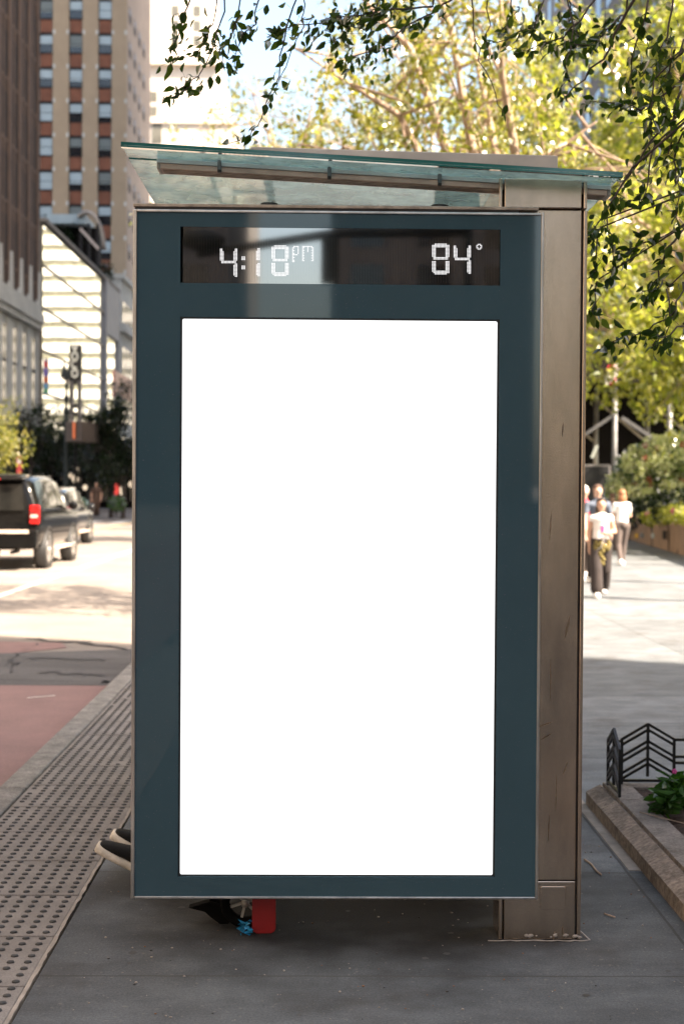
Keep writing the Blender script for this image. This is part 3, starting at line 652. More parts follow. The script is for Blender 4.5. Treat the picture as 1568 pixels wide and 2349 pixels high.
bn = bn.build('bench_seat', MT['cloth_brown'], sh, bevel=0.006)
for yy in (6.9, 8.4): SB().box((0.42, yy, 0), (0.72, yy + 0.06, 0.438)).build('leg', MT['steel'], bn, bevel=0.004)

# ------------------------------------------------------------------ skin helper for figures
def chain(name, chains, mat, parent=None, vox=0.010):
    """one continuous surface grown round tapered limbs: lists of (joint, radius), fused by a voxel remesh"""
    m = MB(); done = set()
    two = lambda r: r if isinstance(r, (tuple, list)) else (r, r)
    for ch in chains:
        P_ = [Vector(p) for p, _ in ch]; Q_ = [two(r) for _, r in ch]
        for p, r in zip(P_, Q_):
            key = tuple(round(v, 3) for v in p)
            if key not in done:
                done.add(key); m.ball(p, (r[0], r[1], min(r)), 0, 12, 8)
        for i in range(len(P_) - 1):
            p, q = P_[i], P_[i+1]; d = (q - p)
            if d.length < 1e-3: continue
            d.normalize(); ref = Vector((1, 0, 0)) if abs(d.x) < .9 else Vector((0, 1, 0))
            a = (ref - d*ref.dot(d)).normalized(); b_ = d.cross(a); n = 12; vs = []
            for t in (0, .25, .5, .75, 1):
                c = p.lerp(q, t); r0 = Q_[i][0]*(1 - t) + Q_[i+1][0]*t; r1 = Q_[i][1]*(1 - t) + Q_[i+1][1]*t
                vs += [c + a*r0*math.cos(2*math.pi*j/n) + b_*r1*math.sin(2*math.pi*j/n) for j in range(n)]
            m.add(vs, [(k*n + j, k*n + (j+1) % n, (k+1)*n + (j+1) % n, (k+1)*n + j) for k in range(4) for j in range(n)] + [tuple(range(n-1, -1, -1)), tuple(range(4*n, 5*n))], 0, True)
    o = m.build(name, mat, parent)
    rm = o.modifiers.new('Remesh', 'REMESH'); rm.mode = 'VOXEL'; rm.voxel_size = vox; rm.use_smooth_shade = True
    sm = o.modifiers.new('Smooth', 'SMOOTH'); sm.factor = .5; sm.iterations = 3
    return o
def hand_chains(wrist, tip_dir, curl_dir, s=1.0):
    w0 = Vector(wrist); f = Vector(tip_dir).normalized(); cd = Vector(curl_dir).normalized(); sd = f.cross(cd).normalized()
    palm = w0 + f*0.075*s; out = [[(w0, 0.026*s), (w0 + f*0.035*s, (0.034*s, 0.020*s)), (palm, (0.036*s, 0.018*s))]]
    for i, (off, L) in enumerate(((-0.030, 0.062), (-0.010, 0.074), (0.010, 0.070), (0.029, 0.055))):
        b0 = palm + sd*off*s
        out.append([(palm, 0.03*s), (b0 + f*0.018*s, 0.010*s), (b0 + f*(0.018 + L*0.5)*s + cd*0.012*s, 0.009*s), (b0 + f*(0.018 + L*0.8)*s + cd*0.036*s, 0.0075*s)])
    out.append([(w0 + f*0.035*s, 0.03*s), (w0 + f*0.055*s - sd*0.040*s + cd*.012*s, 0.012*s), (w0 + f*0.085*s - sd*0.050*s + cd*0.030*s, 0.009*s)])
    return out
def shoe(parent, heel, toe, w, mat, sole_mat=None, name='shoe'):
    h, t = Vector(heel), Vector(toe); f = (t - h).normalized(); up = Vector((0, 0, 1)); sd = f.cross(up).normalized(); up = sd.cross(f).normalized(); L = (t - h).length
    def loft(prof, mats, nm):
        m = MB(); n = 12; vs = []
        for a, hw, z0, z1, in prof:
            for j in range(n):
                q = 2*math.pi*j/n; cz, sz = math.cos(q), math.sin(q)
                vs.append(h + f*(a*L) + sd*(hw*w*math.copysign(abs(cz)**0.7, cz)) + up*(z0 + (z1 - z0)*(0.5 + 0.5*math.copysign(abs(sz)**0.6, sz))))
        fs = [(i*n + j, i*n + (j+1) % n, (i+1)*n + (j+1) % n, (i+1)*n + j) for i in range(len(prof)-1) for j in range(n)] + [tuple(range(n-1, -1, -1)), tuple(range((len(prof)-1)*n, len(prof)*n))]
        m.add(vs, fs, 0, True); return m.build(nm, mats, parent, subsurf=1)
    up_ = loft([(0.01, .38, .03, .08), (0.06, .44, .03, .095), (0.25, .45, .03, .105), (0.45, .44, .03, .102), (0.62, .48, .03, .085), (0.80, .49, .03, .070), (0.93, .40, .03, .058), (0.98, .22, .03, .046)], mat, name)
    so = loft([(0.0, .36, .0, .040), (0.03, .45, .0, .042), (0.25, .47, .0, .042), (0.5, .46, .0, .042), (0.72, .53, .0, .043), (0.88, .51, .0, .048), (0.97, .38, .002, .050), (1.0, .22, .004, .048)], sole_mat or mat, 'sole')
    so.parent = up_; return up_

def person(loc, rz, H, label, skin, top, bottom, shoes, hair, stride=0.0, arms='down', hair_len=0.0, flare=0.0, group='people walking across the plaza', sleeves=0.5, extra=None, collar=1.47, sex='f'):
    r = tag(empty('person', loc, rz), label, 'person', group); k = H/1.70
    V = lambda x, y, z: Vector((x*k, y*k, z*k))
    sw = 0.155 if sex == 'f' else 0.185
    st = stride
    hipL, hipR = V(-.085, 0, .90), V(.085, 0, .90)
    kneeL, kneeR = V(-.085, -.20*st - .02, .49), V(.085, .10*st - .03, .48)
    ankL, ankR = V(-.08, -.30*st, .085), V(.08, .42*st, .085 + .09*abs(st))
    shL, shR = V(-sw, .0, 1.365), V(sw, .0, 1.365)
    if arms == 'down': elL, wrL, elR, wrR = V(-sw-.06, .09*st, 1.11), V(-sw-.05, .05*st - .07, .87), V(sw+.06, -.09*st, 1.11), V(sw+.05, -.16*st - .07, .87)
    elif arms == 'phone': elL, wrL, elR, wrR = V(-sw-.05, .02, 1.12), V(-sw-.035, -.02, .86), V(sw+.075, .0, 1.13), V(.06, -.20, 1.11)
    else: elL, wrL, elR, wrR = V(-sw-.05, -.05, 1.12), V(-.10, -.22, 1.12), V(sw+.05, -.05, 1.12), V(sw - .02, -.22, 1.10)
    pel, spi, che, nck, hb, hc, ht = V(0, 0, .94), V(0, .01, 1.14), V(0, .0, 1.33), V(0, .01, 1.46), V(0, -.005, 1.53), V(0, -.02, 1.595), V(0, -.0, 1.632)
    s = k
    ch = [[(pel, (.145*s, .10*s)), (spi, (.115*s, .085*s)), (che, (.125*s, .088*s)), (nck, .050*s), (hb, (.058*s, .068*s)), (hc, (.074*s, .090*s)), (ht, (.058*s, .070*s))],
          [(hc, .08*s), (V(0, -.105, 1.585), .012*s)],
          [(che, .088*s), (shL, .050*s), (elL, .042*s), (wrL, .026*s)], [(che, .088*s), (shR, .050*s), (elR, .042*s), (wrR, .026*s)],
          [(pel, .13*s), (hipL, .092*s), (kneeL, .058*s), (ankL, .038*s)], [(pel, .13*s), (hipR, .092*s), (kneeR, .058*s), (ankR, .038*s)]]
    dL = (wrL - elL).normalized(); dR = (wrR - elR).normalized()
    ch += hand_chains(wrL, dL, Vector((.5, -.5, 0)), s) + hand_chains(wrR, dR, Vector((-.5, -.5, .1)), s)
    chain('body', ch, skin, r)
    eS = lambda a, b_, t: a.lerp(b_, t)
    tch = [[(V(0, 0, .93), (.155*s, .115*s)), (spi, (.135*s, .105*s)), (che, (.146*s, .112*s)), (V(0, .01, 1.40), (.105*s, .080*s)), (V(0, .01, collar), .062*s)]]
    if sleeves > 0:
        for sh_, el_ in ((shL, elL), (shR, elR)): tch.append([(che, (.12*s, .10*s)), (sh_, .061*s), (eS(sh_, el_, sleeves), .057*s)])
    chain('top', tch, top, r)
    bch = []
    for hp, kn, an, sg in ((hipL, kneeL, ankL, -1), (hipR, kneeR, ankR, 1)):
        e = eS(kn, an, 0.80 if flare else 0.92)
        bch.append([(V(0, 0, .97), (.150*s, .115*s)), (V(0, 0, .93), (.155*s, .12*s)), (hp, .112*s), (kn, (.076 + flare*.5)*s), (e, (.054 + flare)*s)])
    chain('trousers', bch, bottom, r)
    for an, kn in ((ankL, kneeL), (ankR, kneeR)):
        lift = max(0, an.z - .09*k)
        f = Vector((0, -1, -lift*2.5)).normalized()
        shoe(r, an - f*.075*k - Vector((0, 0, .082*k - lift*.1)), an + f*.175*k - Vector((0, 0, .082*k)), .092*k, shoes)
    hm = MB(); c = hc + V(0, .016, .022)
    hm.ball(c + V(0, .006, .004), (.094*s, .106*s, .098*s), 0, 14, 9)
    if hair_len: hm.ball(c + V(0, .035, -.06 - hair_len*.45), (.106*s, .078*s, (.08 + hair_len*.6)*s), 0, 12, 8)
    # pull the hairline back off the face
    hm.v = [((x, y, z) if not (y < c.y - .045*s and z < c.z + .045*s) else (x*0.9, c.y - .01*s, z)) for x, y, z in hm.v]
    hm.build('hair', hair, r, subsurf=1)
    for sg in (-1, 1):
        MB().ball(V(sg*.030, -.093, 1.605), .011*s, 0, 8, 6).build('eye', MT['hair_dark'], r)
    if extra: extra(r, V, s, dict(wrL=wrL, wrR=wrR, pel=pel, hipL=hipL, hipR=hipR))
    return r

# pedestrians on the plaza
def phone_bits(r, V, s, j):
    MB().box(tuple(j['wrR'] + V(-.10, -.055, .0)), tuple(j['wrR'] + V(-.03, -.04, .13))).build('phone', MT['pink'], r, bevel=.004)
    MB().tube([j['wrR'] + V(-.06, -.05, 0), V(.02, -.20, 1.0), V(-.02, -.19, .86), j['wrL'] + V(.02, -.03, -.05)], .006*s, 6).build('cable', MT['cloth_white'], r)
    m = MB(); rng = random.Random(4)
    for i in range(22): 
        a = rng.uniform(-2.6, -.5); m.ball(V(.175*math.cos(a), .135*math.sin(a), .90 + rng.uniform(-.06, .05)), (.035*s, .022*s, .05*s), 0, 7, 5, .2, rng)
    for i in range(7): m.ball(V(.0 + rng.uniform(-.03, .03), -.15, .80 - i*.035), (.035*s, .02*s, .04*s), 0, 7, 5, .2, rng)
    m.build('jacket_at_waist', MT['olive'], r)
    MB().tube([V(-.17, -.05, 1.0), V(0, -.125, .985), V(.17, -.05, 1.0)], .022*s, 8).build('belt', MT['cloth_black'], r)
p1 = gnd(1376, 1371)
def pheight(x, ytop, p): return CAM_H - 0 + (at(x, ytop, p.y).z - CAM_H)
person((p1.x, p1.y, 0), R(-4), pheight(1380, 1143, p1), 'person in a white top and wide black cropped trousers walking towards the shelter', MT['skin'], MT['cloth_white'], MT['cloth_black'], MT['cloth_white'], MT['hair_dark'], stride=0.55, arms='phone', hair_len=.16, flare=.055, sleeves=0.12, extra=phone_bits, collar=1.40)
p2 = gnd(1424, 1298)
person((p2.x, p2.y, 0), R(186), pheight(1428, 1124, p2), 'person with bobbed light brown hair and white blouse walking away beside the granite wall', MT['skin2'], MT['cloth_white'], MT['cloth_grey'], MT['cloth_white'], MT['hair_brown'], stride=0.5, arms='front', hair_len=.10, sleeves=0.55)
y3 = 24.6; x3 = at(1369, 1200, y3).x
person((x3, y3, 0), R(8), at(1370, 1113, y3).z, 'person with short brown hair in a slate blue shirt, behind the one in wide trousers', MT['skin2'], MT['cloth_blue'], MT['cloth_black'], MT['cloth_white'], MT['hair_short'], stride=-0.4, arms='down', sex='m')
y4 = 25.6; x4 = at(1338, 1200, y4).x
person((x4, y4, 0), R(5), at(1345, 1115, y4).z, 'person with white hair and a red shirt, half hidden by the steel pillar', MT['skin2'], MT['cloth_red'], MT['cloth_grey'], MT['cloth_white'], MT['hair_white'], stride=0.4, arms='down', sex='m')
y5 = 37.0; x5 = at(1404, 1200, y5).x
person((x5, y5, 0), R(175), at(1404, 1131, y5).z, 'person with brown hair in dark clothes, farthest of the walkers, beside the scaffold post', MT['skin2'], MT['cloth_brown'], MT['cloth_black'], MT['cloth_black'], MT['hair_short'], stride=0.4, arms='down', sex='m')

# seated person on the bench behind the panel, legs stretched out past it
FYa, FYb = 5.95, 6.20
wc_y = 6.08
sp = tag(empty('person', (0.36, wc_y, 0.0)), 'person seated behind the panel, black slip-on shoes sticking out past its left edge', 'person')
S0 = Vector((0.36, wc_y, 0))
def L3(x, y, z): return Vector((x, y, z)) - S0
toeA, heelA = at(214, 1952, FYa), at(366, 2030, FYa)
toeB, heelB = at(249, 1923, FYb), at(392, 2000, FYb)
def seat_leg(heel, Y): return [(L3(.34, wc_y, .60), .13), (L3(.30, Y, .57), .09), (L3(-.19, Y, .55), .06), (L3(heel.x + .01, Y, heel.z + .11), .04)]
bodych = [[(L3(.34, wc_y, .60), (.12, .15)), (L3(.42, wc_y, .82), (.10, .13)), (L3(.46, wc_y, 1.02), (.11, .15)), (L3(.45, wc_y, 1.16), .055), (L3(.43, wc_y, 1.24), .062), (L3(.42, wc_y, 1.30), (.09, .078)), (L3(.43, wc_y, 1.34), .066)],
          seat_leg(heelA, FYa), seat_leg(heelB, FYb)]
for sg in (-1, 1):
    sh0, el, wr = L3(.46, wc_y + sg*.18, 1.08), L3(.40, wc_y + sg*.24, .84), L3(.14, wc_y + sg*.15, .70)
    bodych += [[(L3(.46, wc_y, 1.02), .12), (sh0, .058), (el, .042), (wr, .027)]] + hand_chains(wr, (wr - el), (0, 0, -1))
chain('body', bodych, MT['skin'], sp)
chain('top', [[(L3(.34, wc_y, .60), (.14, .17)), (L3(.42, wc_y, .82), (.13, .155)), (L3(.46, wc_y, 1.02), (.13, .175)), (L3(.455, wc_y, 1.13), .07)]] + [[(L3(.46, wc_y, 1.02), .14), (L3(.46, wc_y + sg*.18, 1.08), .075), (L3(.41, wc_y + sg*.235, .88), .06)] for sg in (-1, 1)], MT['cloth_blue'], sp)
chain('trousers', [[(L3(.34, wc_y, .62), (.15, .18)), (L3(.30, Y, .57), .105), (L3(-.19, Y, .55), .075), (L3(h.x + .03, Y, h.z + .17), .055)] for h, Y in ((heelA, FYa), (heelB, FYb))], MT['cloth_black'], sp)
hm = MB(); hm.ball(tuple(L3(.455, wc_y, 1.325)), (.105, .092, .095), 0, 12, 8); hm.build('hair', MT['hair_dark'], sp)
for t_, h_ in ((toeA, heelA), (toeB, heelB)):
    shoe(sp, h_ - S0, t_ - S0, .098, MT['canvas'], MT['sole'])
wc = tag(empty('folding_cart', (-.33, 5.5, 0)), 'black folding cart behind the panel, its small wheel and stand foot showing below', 'cart')
W0 = Vector((-.33, 5.5, 0))
class WB(MB):
    def build(s, *a, **k):
        s.v = [(x - W0.x, y - W0.y, z) for x, y, z in s.v]; return MB.build(s, *a, **k)
def wheel(name, cx, cy, R_, tr, nsp, tw):
    m = WB(); m.lathe([(R_ - tr*2, -tw/2), (R_ - tr*.4, -tw/2), (R_, -tw/4), (R_, tw/4), (R_ - tr*.4, tw/2), (R_ - tr*2, tw/2)], (cx, cy, R_), 32, axis='y')
    m.f = m.f[:-2]; m.m = m.m[:-2]; m.sm = m.sm[:-2]
    n = 32; o_ = len(m.v) - 6*n
    for j in range(n): m.f.append([o_ + j, o_ + 5*n + j, o_ + 5*n + (j+1) % n, o_ + (j+1) % n]); m.m.append(0); m.sm.append(True)
    wh = m.build(name, MT['deadblack'], wc)
    s = WB()
    for i in range(nsp):
        a = 2*math.pi*i/nsp + .3; s.bar((cx, cy, R_), (cx + (R_ - tr*1.8)*math.cos(a), cy, R_ + (R_ - tr*1.8)*math.sin(a)), .010, .010)
    s.lathe([(.014, -.03), (.016, 0), (.014, .03)], (cx, cy, R_), 12, axis='y'); s.build('spoke', MT['galv'], wh, recalc=False)
cw = gnd(556, 2128)
wheel('wheel', cw.x + .01, cw.y + .005, .095, .018, 6, .034); wheel('wheel', cw.x + .01, cw.y + .36, .095, .018, 6, .034)
WB().tube([(cw.x + .01, cw.y - .02, .095), (cw.x + .01, cw.y + .39, .095)], .008, 8).build('axle', MT['iron'], wc)
for yy in (cw.y + .05, cw.y + .33):
    WB().tube([(cw.x + .01, yy, .10), (cw.x + .05, yy, .55), (cw.x + .10, yy, 1.0)], .010, 8).build('frame_tube', MT['iron'], wc)
WB().tube([(cw.x + .10, cw.y + .05, 1.0), (cw.x + .10, cw.y + .33, 1.0)], .014, 8).build('handle', MT['black'], wc)
WB().box((cw.x - .20, cw.y + .06, .20), (cw.x + .02, cw.y + .32, .80)).build('bag', MT['canvas'], wc, bevel=.03)
p = gnd(492, 2117)                       # folded stand foot
m = WB(); m.bar((p.x + .03, p.y + .02, .22), (p.x, p.y + .01, .055), .05, .03)
m.prism([(p.x - .10, .062), (p.x - .02, .085), (p.x + .02, .075), (p.x + .03, .045), (p.x + .06, .012), (p.x + .055, .0), (p.x + .02, .0), (p.x - .02, .03), (p.x - .035, .045)], 'y', p.y - .02, p.y + .03)
m.build('stand_foot', MT['deadblack'], wc, bevel=.004)
p = gnd(605, 2150)
x0, x1 = at(578, 2120, 5.295).x, at(632, 2120, 5.295).x; yb = 5.292
m = MB().prism([(0, .018), (.005, .007), (.016, 0), (x1 - x0 - .016, 0), (x1 - x0 - .005, .007), (x1 - x0, .018), (x1 - x0, .62), (0, .62)], 'y', 0, .014)
o = m.build('board', MT['redboard'], bevel=.0015); o.location = (x0, yb, .001); tag(o, 'narrow red board with clipped corners standing on the pavement under the panel', 'board')
p = gnd(561, 2146)
m = MB(); rng = random.Random(9)
for i in range(26):
    c = Vector((rng.uniform(-.022, .022), rng.uniform(-.02, .02), rng.uniform(.004, .045))); q = [c + Vector((rng.uniform(-.022, .022), rng.uniform(-.015, .015), rng.uniform(-.014, .014))) for _ in range(3)]
    for v in q: v.z = max(.001, v.z)
    m.add(q, [(0, 1, 2)])
o = m.build('wrapper', MT['foil'], recalc=False); o.location = (p.x, p.y + .02, .001); tag(o, 'crumpled blue foil wrapper lying beside the red board', 'litter')

# ------------------------------------------------------------------ planter with iron guard and plants (right foreground)
OX, TX, INX = 1.415, 1.50, 1.635
FAR = 7.47
pl = tag(empty('planter', (2.2, 6.0, 0)), 'low granite planter bed edged with sloped stones beside the pavement', 'planter')
P0 = Vector((2.2, 6.0, 0))
class PB(MB):
    def build(s, *a, **k):
        s.v = [(x - P0.x, y - P0.y, z) for x, y, z in s.v]; return MB.build(s, *a, **k)
prof = [(OX, 0), (OX, .068), (TX - .012, .106), (TX, .100), (TX + .004, .118), (INX, .120), (INX, .0)]
ys = [2.6, 4.15, 5.05, 6.05, 7.05, FAR]
for a, c in zip(ys, ys[1:]):
    m = PB()
    segs = max(2, int((c - a)/.12)); n = len(prof); vs = []
    for i in range(segs + 1):
        y = a + .002 + (c - a - .004)*i/segs
        for j, (x, z) in enumerate(prof):
            k = mnoise.noise(Vector((x*9, y*7, z*9 + 3)))*.0016 if 0 < j < 6 and 0 < i < segs else 0
            vs.append((x + k*.6, y, z + k))
    fs = [(i*n + j, i*n + j + 1, (i+1)*n + j + 1, (i+1)*n + j) for i in range(segs) for j in range(n - 1)] + [tuple(range(n)), tuple(range((segs+1)*n - 1, segs*n - 1, -1))]
    m.add(vs, fs, 0); 
    st = m.build('edge_stone', [MT['granite'], MT['granite_top']], pl)
    for pg in st.data.polygons:
        cx = pg.center.x + P0.x
        if cx > TX and pg.normal.z > .5: pg.material_index = 1
for a, c in ((OX + .10, 2.55), (2.56, 4.2)):
    PB().box((max(a, INX + .001), FAR - .11, 0), (c, FAR, .116)).build('edge_stone', MT['granite_top'], pl, bevel=.006)
m = PB(); nx, ny = 40, 70; vs = []
for j in range(ny + 1):
    for i in range(nx + 1):
        x = INX - .004 + (4.0 - INX)*(i/nx)**1.5; y = 2.6 + (FAR - .10 - 2.6)*j/ny
        vs.append((x, y, .088 + .018*mnoise.noise(Vector((x*14, y*14, 0))) + .03*mnoise.noise(Vector((x*3, y*3, 5)))))
m.add(vs, [(j*(nx+1) + i, j*(nx+1) + i + 1, (j+1)*(nx+1) + i + 1, (j+1)*(nx+1) + i) for j in range(ny) for i in range(nx)], 0, False)
m.build('soil', MT['mulch'], pl, recalc=False)
struct(MB().box((1.36, 6.17, -.05), (OX - .001, FAR + .4, .004)).build('edge_strip', MT['conc_trim']))
# grit, gum and crumbs on the pavement
m = MB(); rng = random.Random(61)
for i in range(420):
    x, y = rng.uniform(-.85, 1.34), rng.uniform(3.7, 7.5)
    r_ = rng.choice([.0016, .002, .0028, .004]); m.ball((x, y, r_*.4), (r_*rng.uniform(.8, 1.6), r_*rng.uniform(.8, 1.6), r_*.6), rng.choice([0, 0, 1, 2]), 6, 4)
for i in range(26):
    x, y, r_ = rng.uniform(-.8, 1.3), rng.uniform(3.6, 8.5), rng.uniform(.008, .018); n = 9
    m.add([(x + r_*math.cos(6.283*j/n)*rng.uniform(.7, 1.1), y + r_*math.sin(6.283*j/n)*rng.uniform(.7, 1.1), .0014) for j in range(n)], [tuple(range(n))], 1)
g_ = m.build('grit', [MT['conc_trim'], MT['crack'], M('rust_crumb', (.16, .08, .04), .9)], recalc=False); tag(g_, 'loose grit, gum spots and crumbs scattered over the near pavement', 'grit', kind='stuff')
# iron guard
gd = tag(empty('planter_guard', (1.6, FAR - .06, .118)), 'low black iron guard rail with chevron bars on the planter corner', 'guard rail')
G0 = Vector((1.6, FAR - .06, .118))
class GB(MB):
    def build(s, *a, **k):
        s.v = [(x - G0.x, y - G0.y, z - G0.z) for x, y, z in s.v]; return MB.build(s, *a, **k)
GY = FAR - .055
gx = [at(xx, 1700, GY).x for xx in (1425.5, 1485.0, 1545.5)]
def gz(yy): return at(1450, yy, GY).z
zlow, zpk = gz(1696), gz(1661)
def chev(xa, xb, za, zb, name='chevron_bar'):
    m = GB()
    for d0 in (0, .058*0 + (gz(1661) - gz(1674)), gz(1661) - gz(1700), gz(1661) - gz(1713), gz(1661) - gz(1739), gz(1661) - gz(1752)):
        m.bar((xa, GY, za - d0), (xb, GY, zb - d0), .012, .0135)
    m.build(name, MT['iron'], gd)
for i, x in enumerate(gx):
    GB().box((x - .007, GY - .007, .118 if i != 1 else .16), (x + .007, GY + .007, (zlow if i != 1 else zpk) + .004)).build('post', MT['iron'], gd)
chev(gx[0], gx[1], zlow, zpk); chev(gx[1], gx[2], zpk, zlow)
for k in range(6):
    m = GB(); x0_ = gx[2] + k*.30
    for yy in (1697, 1736, 1750, 1789): m.bar((x0_, GY, gz(yy)), (x0_ + .30, GY, gz(yy)), .012, .0135)
    m.box((x0_ + .293, GY - .007, .118), (x0_ + .307, GY + .007, zlow + .004)); m.build('flat_panel', MT['iron'], gd)
GB().bar((gx[0], GY, gz(1791)), (gx[2], GY, gz(1791)), .012, .014).build('bottom_rail', MT['iron'], gd)
# return along the street side
sx = 1.515; sy = [GY - .02, GY - .165, GY - .31]
for i, y in enumerate(sy):
    GB().box((sx - .007, y - .007, .118 if i != 1 else .15), (sx + .007, y + .007, (zlow if i != 1 else zpk) + .004)).build('post', MT['iron'], gd)
for (ya, za), (yb_, zb) in (((sy[0], zlow), (sy[1], zpk)), ((sy[1], zpk), (sy[2], zlow))):
    m = GB()
    for d0 in (0, .058*0 + (gz(1661) - gz(1674)), gz(1661) - gz(1700), gz(1661) - gz(1713), gz(1661) - gz(1739), gz(1661) - gz(1752)):
        m.bar((sx, ya, za - d0), (sx, yb_, zb - d0), .013, .0135)
    m.build('chevron_bar', MT['iron'], gd)
GB().bar((sx, sy[0], gz(1791)), (sx, sy[2], gz(1791)), .012, .014).build('bottom_rail', MT['iron'], gd)
GB().bar((sx, sy[0] + .003, zlow - .01), (gx[0], GY, zlow - .01), .01, .012).build('corner_tie', MT['iron'], gd)
# bedding plants
def bed_plant(x, y, h, seed, label, flower=False):
    r = tag(empty('bedding_plant', (x, y, .085)), label, 'plant', 'bedding plants in the planter')
    rng = random.Random(seed); m = MB(); P, D, S = [], [], []
    for s_ in range(7):
        a = rng.uniform(0, 6.28); sp_ = rng.uniform(.04, .17); tip = Vector((math.cos(a)*sp_, math.sin(a)*sp_, h*rng.uniform(.55, 1.0)))
        pts = [Vector((0, 0, 0)), tip*.5 + Vector((0, 0, h*.12)), tip]; m.tube(pts, [.005, .004, .0025], 5)
        for k in range(15):
            t = .25 + .75*k/14; p = pts[0].lerp(pts[1], min(1, t*2)) if t < .5 else pts[1].lerp(pts[2], t*2 - 1)
            b_ = rng.uniform(0, 6.28); P.append(p); D.append((math.cos(b_), math.sin(b_), rng.uniform(-.55, .45 if t < .9 else .9))); S.append(rng.uniform(.06, .115))
    m.build('stem', MT['leaf_plant'], r, recalc=False)
    leaf_obj('foliage', P, D, S, MT['leaf_plant'], r, LANCE, seed, .36, .25)
    if flower:
        for fx in flower:
            fm = MB(); c = Vector(fx)
            for i in range(5):
                a = i*1.257; fm.ball(c + Vector((math.cos(a)*.007, math.sin(a)*.004, math.sin(a)*.007)), (.0065, .003, .0065), 0, 7, 5)
            fm.build('flower', MT['pink'], r)
bed_plant(at(1510, 1850, 6.75).x, 6.75, .20, 21, 'leafy green plant nearest the iron guard, with one pink flower', [tuple(at(1546, 1770, 6.70) - Vector((at(1510, 1850, 6.75).x, 6.75, .085)))])
bed_plant(2.0, 6.55, .24, 22, 'leafy green plant spreading behind the nearest one at the frame edge')
bed_plant(1.90, 6.05, .22, 23, 'low leafy green plant closest to the camera at the right frame edge')
bed_plant(1.80, 6.98, .15, 27, 'small leafy sprig between the guard and the biggest plant')
bed_plant(2.25, 6.9, .26, 24, 'leafy green plant behind the iron guard, mostly out of the picture')
for k, (pts, r_) in enumerate([([(at(1450, 1880, 6.9).x, 6.75, .125), (1.62, 6.6, .13), (1.75, 6.5, .115), (1.95, 6.62, .125)], .0025), ([gnd(1340, 1975), gnd(1355, 1985), gnd(1368, 2002), gnd(1378, 2010)], .0042), ([gnd(1385, 2100), gnd(1410, 2108)], .003), ([gnd(1352, 1838), gnd(1380, 1830)], .003)]):
    pts = [Vector(p) + Vector((0, 0, .006 if k else 0)) for p in pts]
    o = MB().tube([p - pts[0] for p in pts], r_, 6).build('twig', MT['bark']); o.location = pts[0]
    tag(o, ['thin bare twig lying across the planter edge and soil', 'bent brown twig on the pavement right of the pillar', 'tiny twig on the pavement before the planter', 'thin pale twig on the pavement at the far end of the planter'][k], 'twig')

# ------------------------------------------------------------------ trees
def make_tree(name, base, H, crown_c, crown_r, nleaf, leaf, seed, lmat, bmat, label, group, trunk_r=.16, limbs=9, wid=.5, droop=.25, cat='tree', nsub=7, fork=.32, spread=.45):
    rng = random.Random(seed); nr = np.random.RandomState(seed)
    r = tag(empty(name, base), label, cat, group)
    B = Vector(base); cc = Vector(crown_c) - B; cr = Vector(crown_r)
    fz = max(.6, (cc.z - cr.z)*.9 + fork*cr.z)
    m = MB()
    top = Vector((cc.x*.5, cc.y*.5, fz)); tp = [Vector((0, 0, 0)), Vector((cc.x*.1 + rng.uniform(-.1, .1), cc.y*.1, fz*.5)), top]
    m.tube([tp[0] - Vector((0, 0, .1))] + tp, [trunk_r*1.4, trunk_r*1.15, trunk_r*.95, trunk_r*.8], 10)
    segs = []
    for i in range(limbs):
        while True:
            q = Vector((rng.uniform(-1, 1), rng.uniform(-1, 1), rng.uniform(-.75, 1)))
            if .55 < q.length < 1: break
        e = cc + Vector((q.x*cr.x, q.y*cr.y, q.z*cr.z)); s0 = top.lerp(tp[1], rng.uniform(0, .35))
        md = s0.lerp(e, .5) + Vector((0, 0, abs(e.z - s0.z)*.12 + .3)); pts = [s0, s0.lerp(md, .5) + Vector((rng.uniform(-.2, .2), rng.uniform(-.2, .2), .1)), md, e]
        m.tube(pts, [trunk_r*.55, trunk_r*.42, trunk_r*.28, trunk_r*.07], 7)
        for k in range(nsub):
            t = rng.uniform(.25, 1); p = pts[1].lerp(pts[2], t*2) if t < .5 else pts[2].lerp(pts[3], t*2 - 1)
            sd = Vector((rng.gauss(0, 1), rng.gauss(0, 1), rng.gauss(.1, .7))); sd.normalize(); L = cr.length*spread*rng.uniform(.4, 1)
            qp = [p, p + sd*L*.5 + Vector((0, 0, .05*L)), p + sd*L - Vector((0, 0, droop*L))]
            m.tube(qp, [trunk_r*.16, trunk_r*.09, trunk_r*.03], 5)
            for j in range(5):
                u = rng.uniform(.3, 1); pp = qp[0].lerp(qp[1], u*2) if u < .5 else qp[1].lerp(qp[2], u*2 - 1)
                d2 = Vector((rng.gauss(0, 1), rng.gauss(0, 1), rng.gauss(-.25, .7))).normalized()*L*rng.uniform(.25, .6)
                segs.append((pp, pp + d2 - Vector((0, 0, droop*.5*L))))
                m.tube([pp, pp + d2 - Vector((0, 0, droop*.5*L))], [trunk_r*.035, trunk_r*.015], 3)
    m.build('trunk', bmat, r, recalc=False)
    A = np.array([s[0] for s in segs]); Z = np.array([s[1] for s in segs])
    wts = nr.uniform(.1, 1, len(segs))**2; wts /= wts.sum()
    ix = nr.choice(len(segs), nleaf, p=wts); t = nr.uniform(0, 1.1, nleaf)[:, None]
    P = A[ix]*(1 - t) + Z[ix]*t + nr.normal(0, leaf*.9, (nleaf, 3)); D = (Z[ix] - A[ix])*.5/np.linalg.norm(Z[ix] - A[ix], axis=1, keepdims=True) + nr.normal(0, .7, (nleaf, 3)) - np.array([0, 0, .35])
    leaf_obj('crown', P, D, leaf*nr.uniform(.7, 1.3, nleaf), lmat, r, None, seed, wid, .2)
    return r
GT = 'plaza trees behind the shelter'
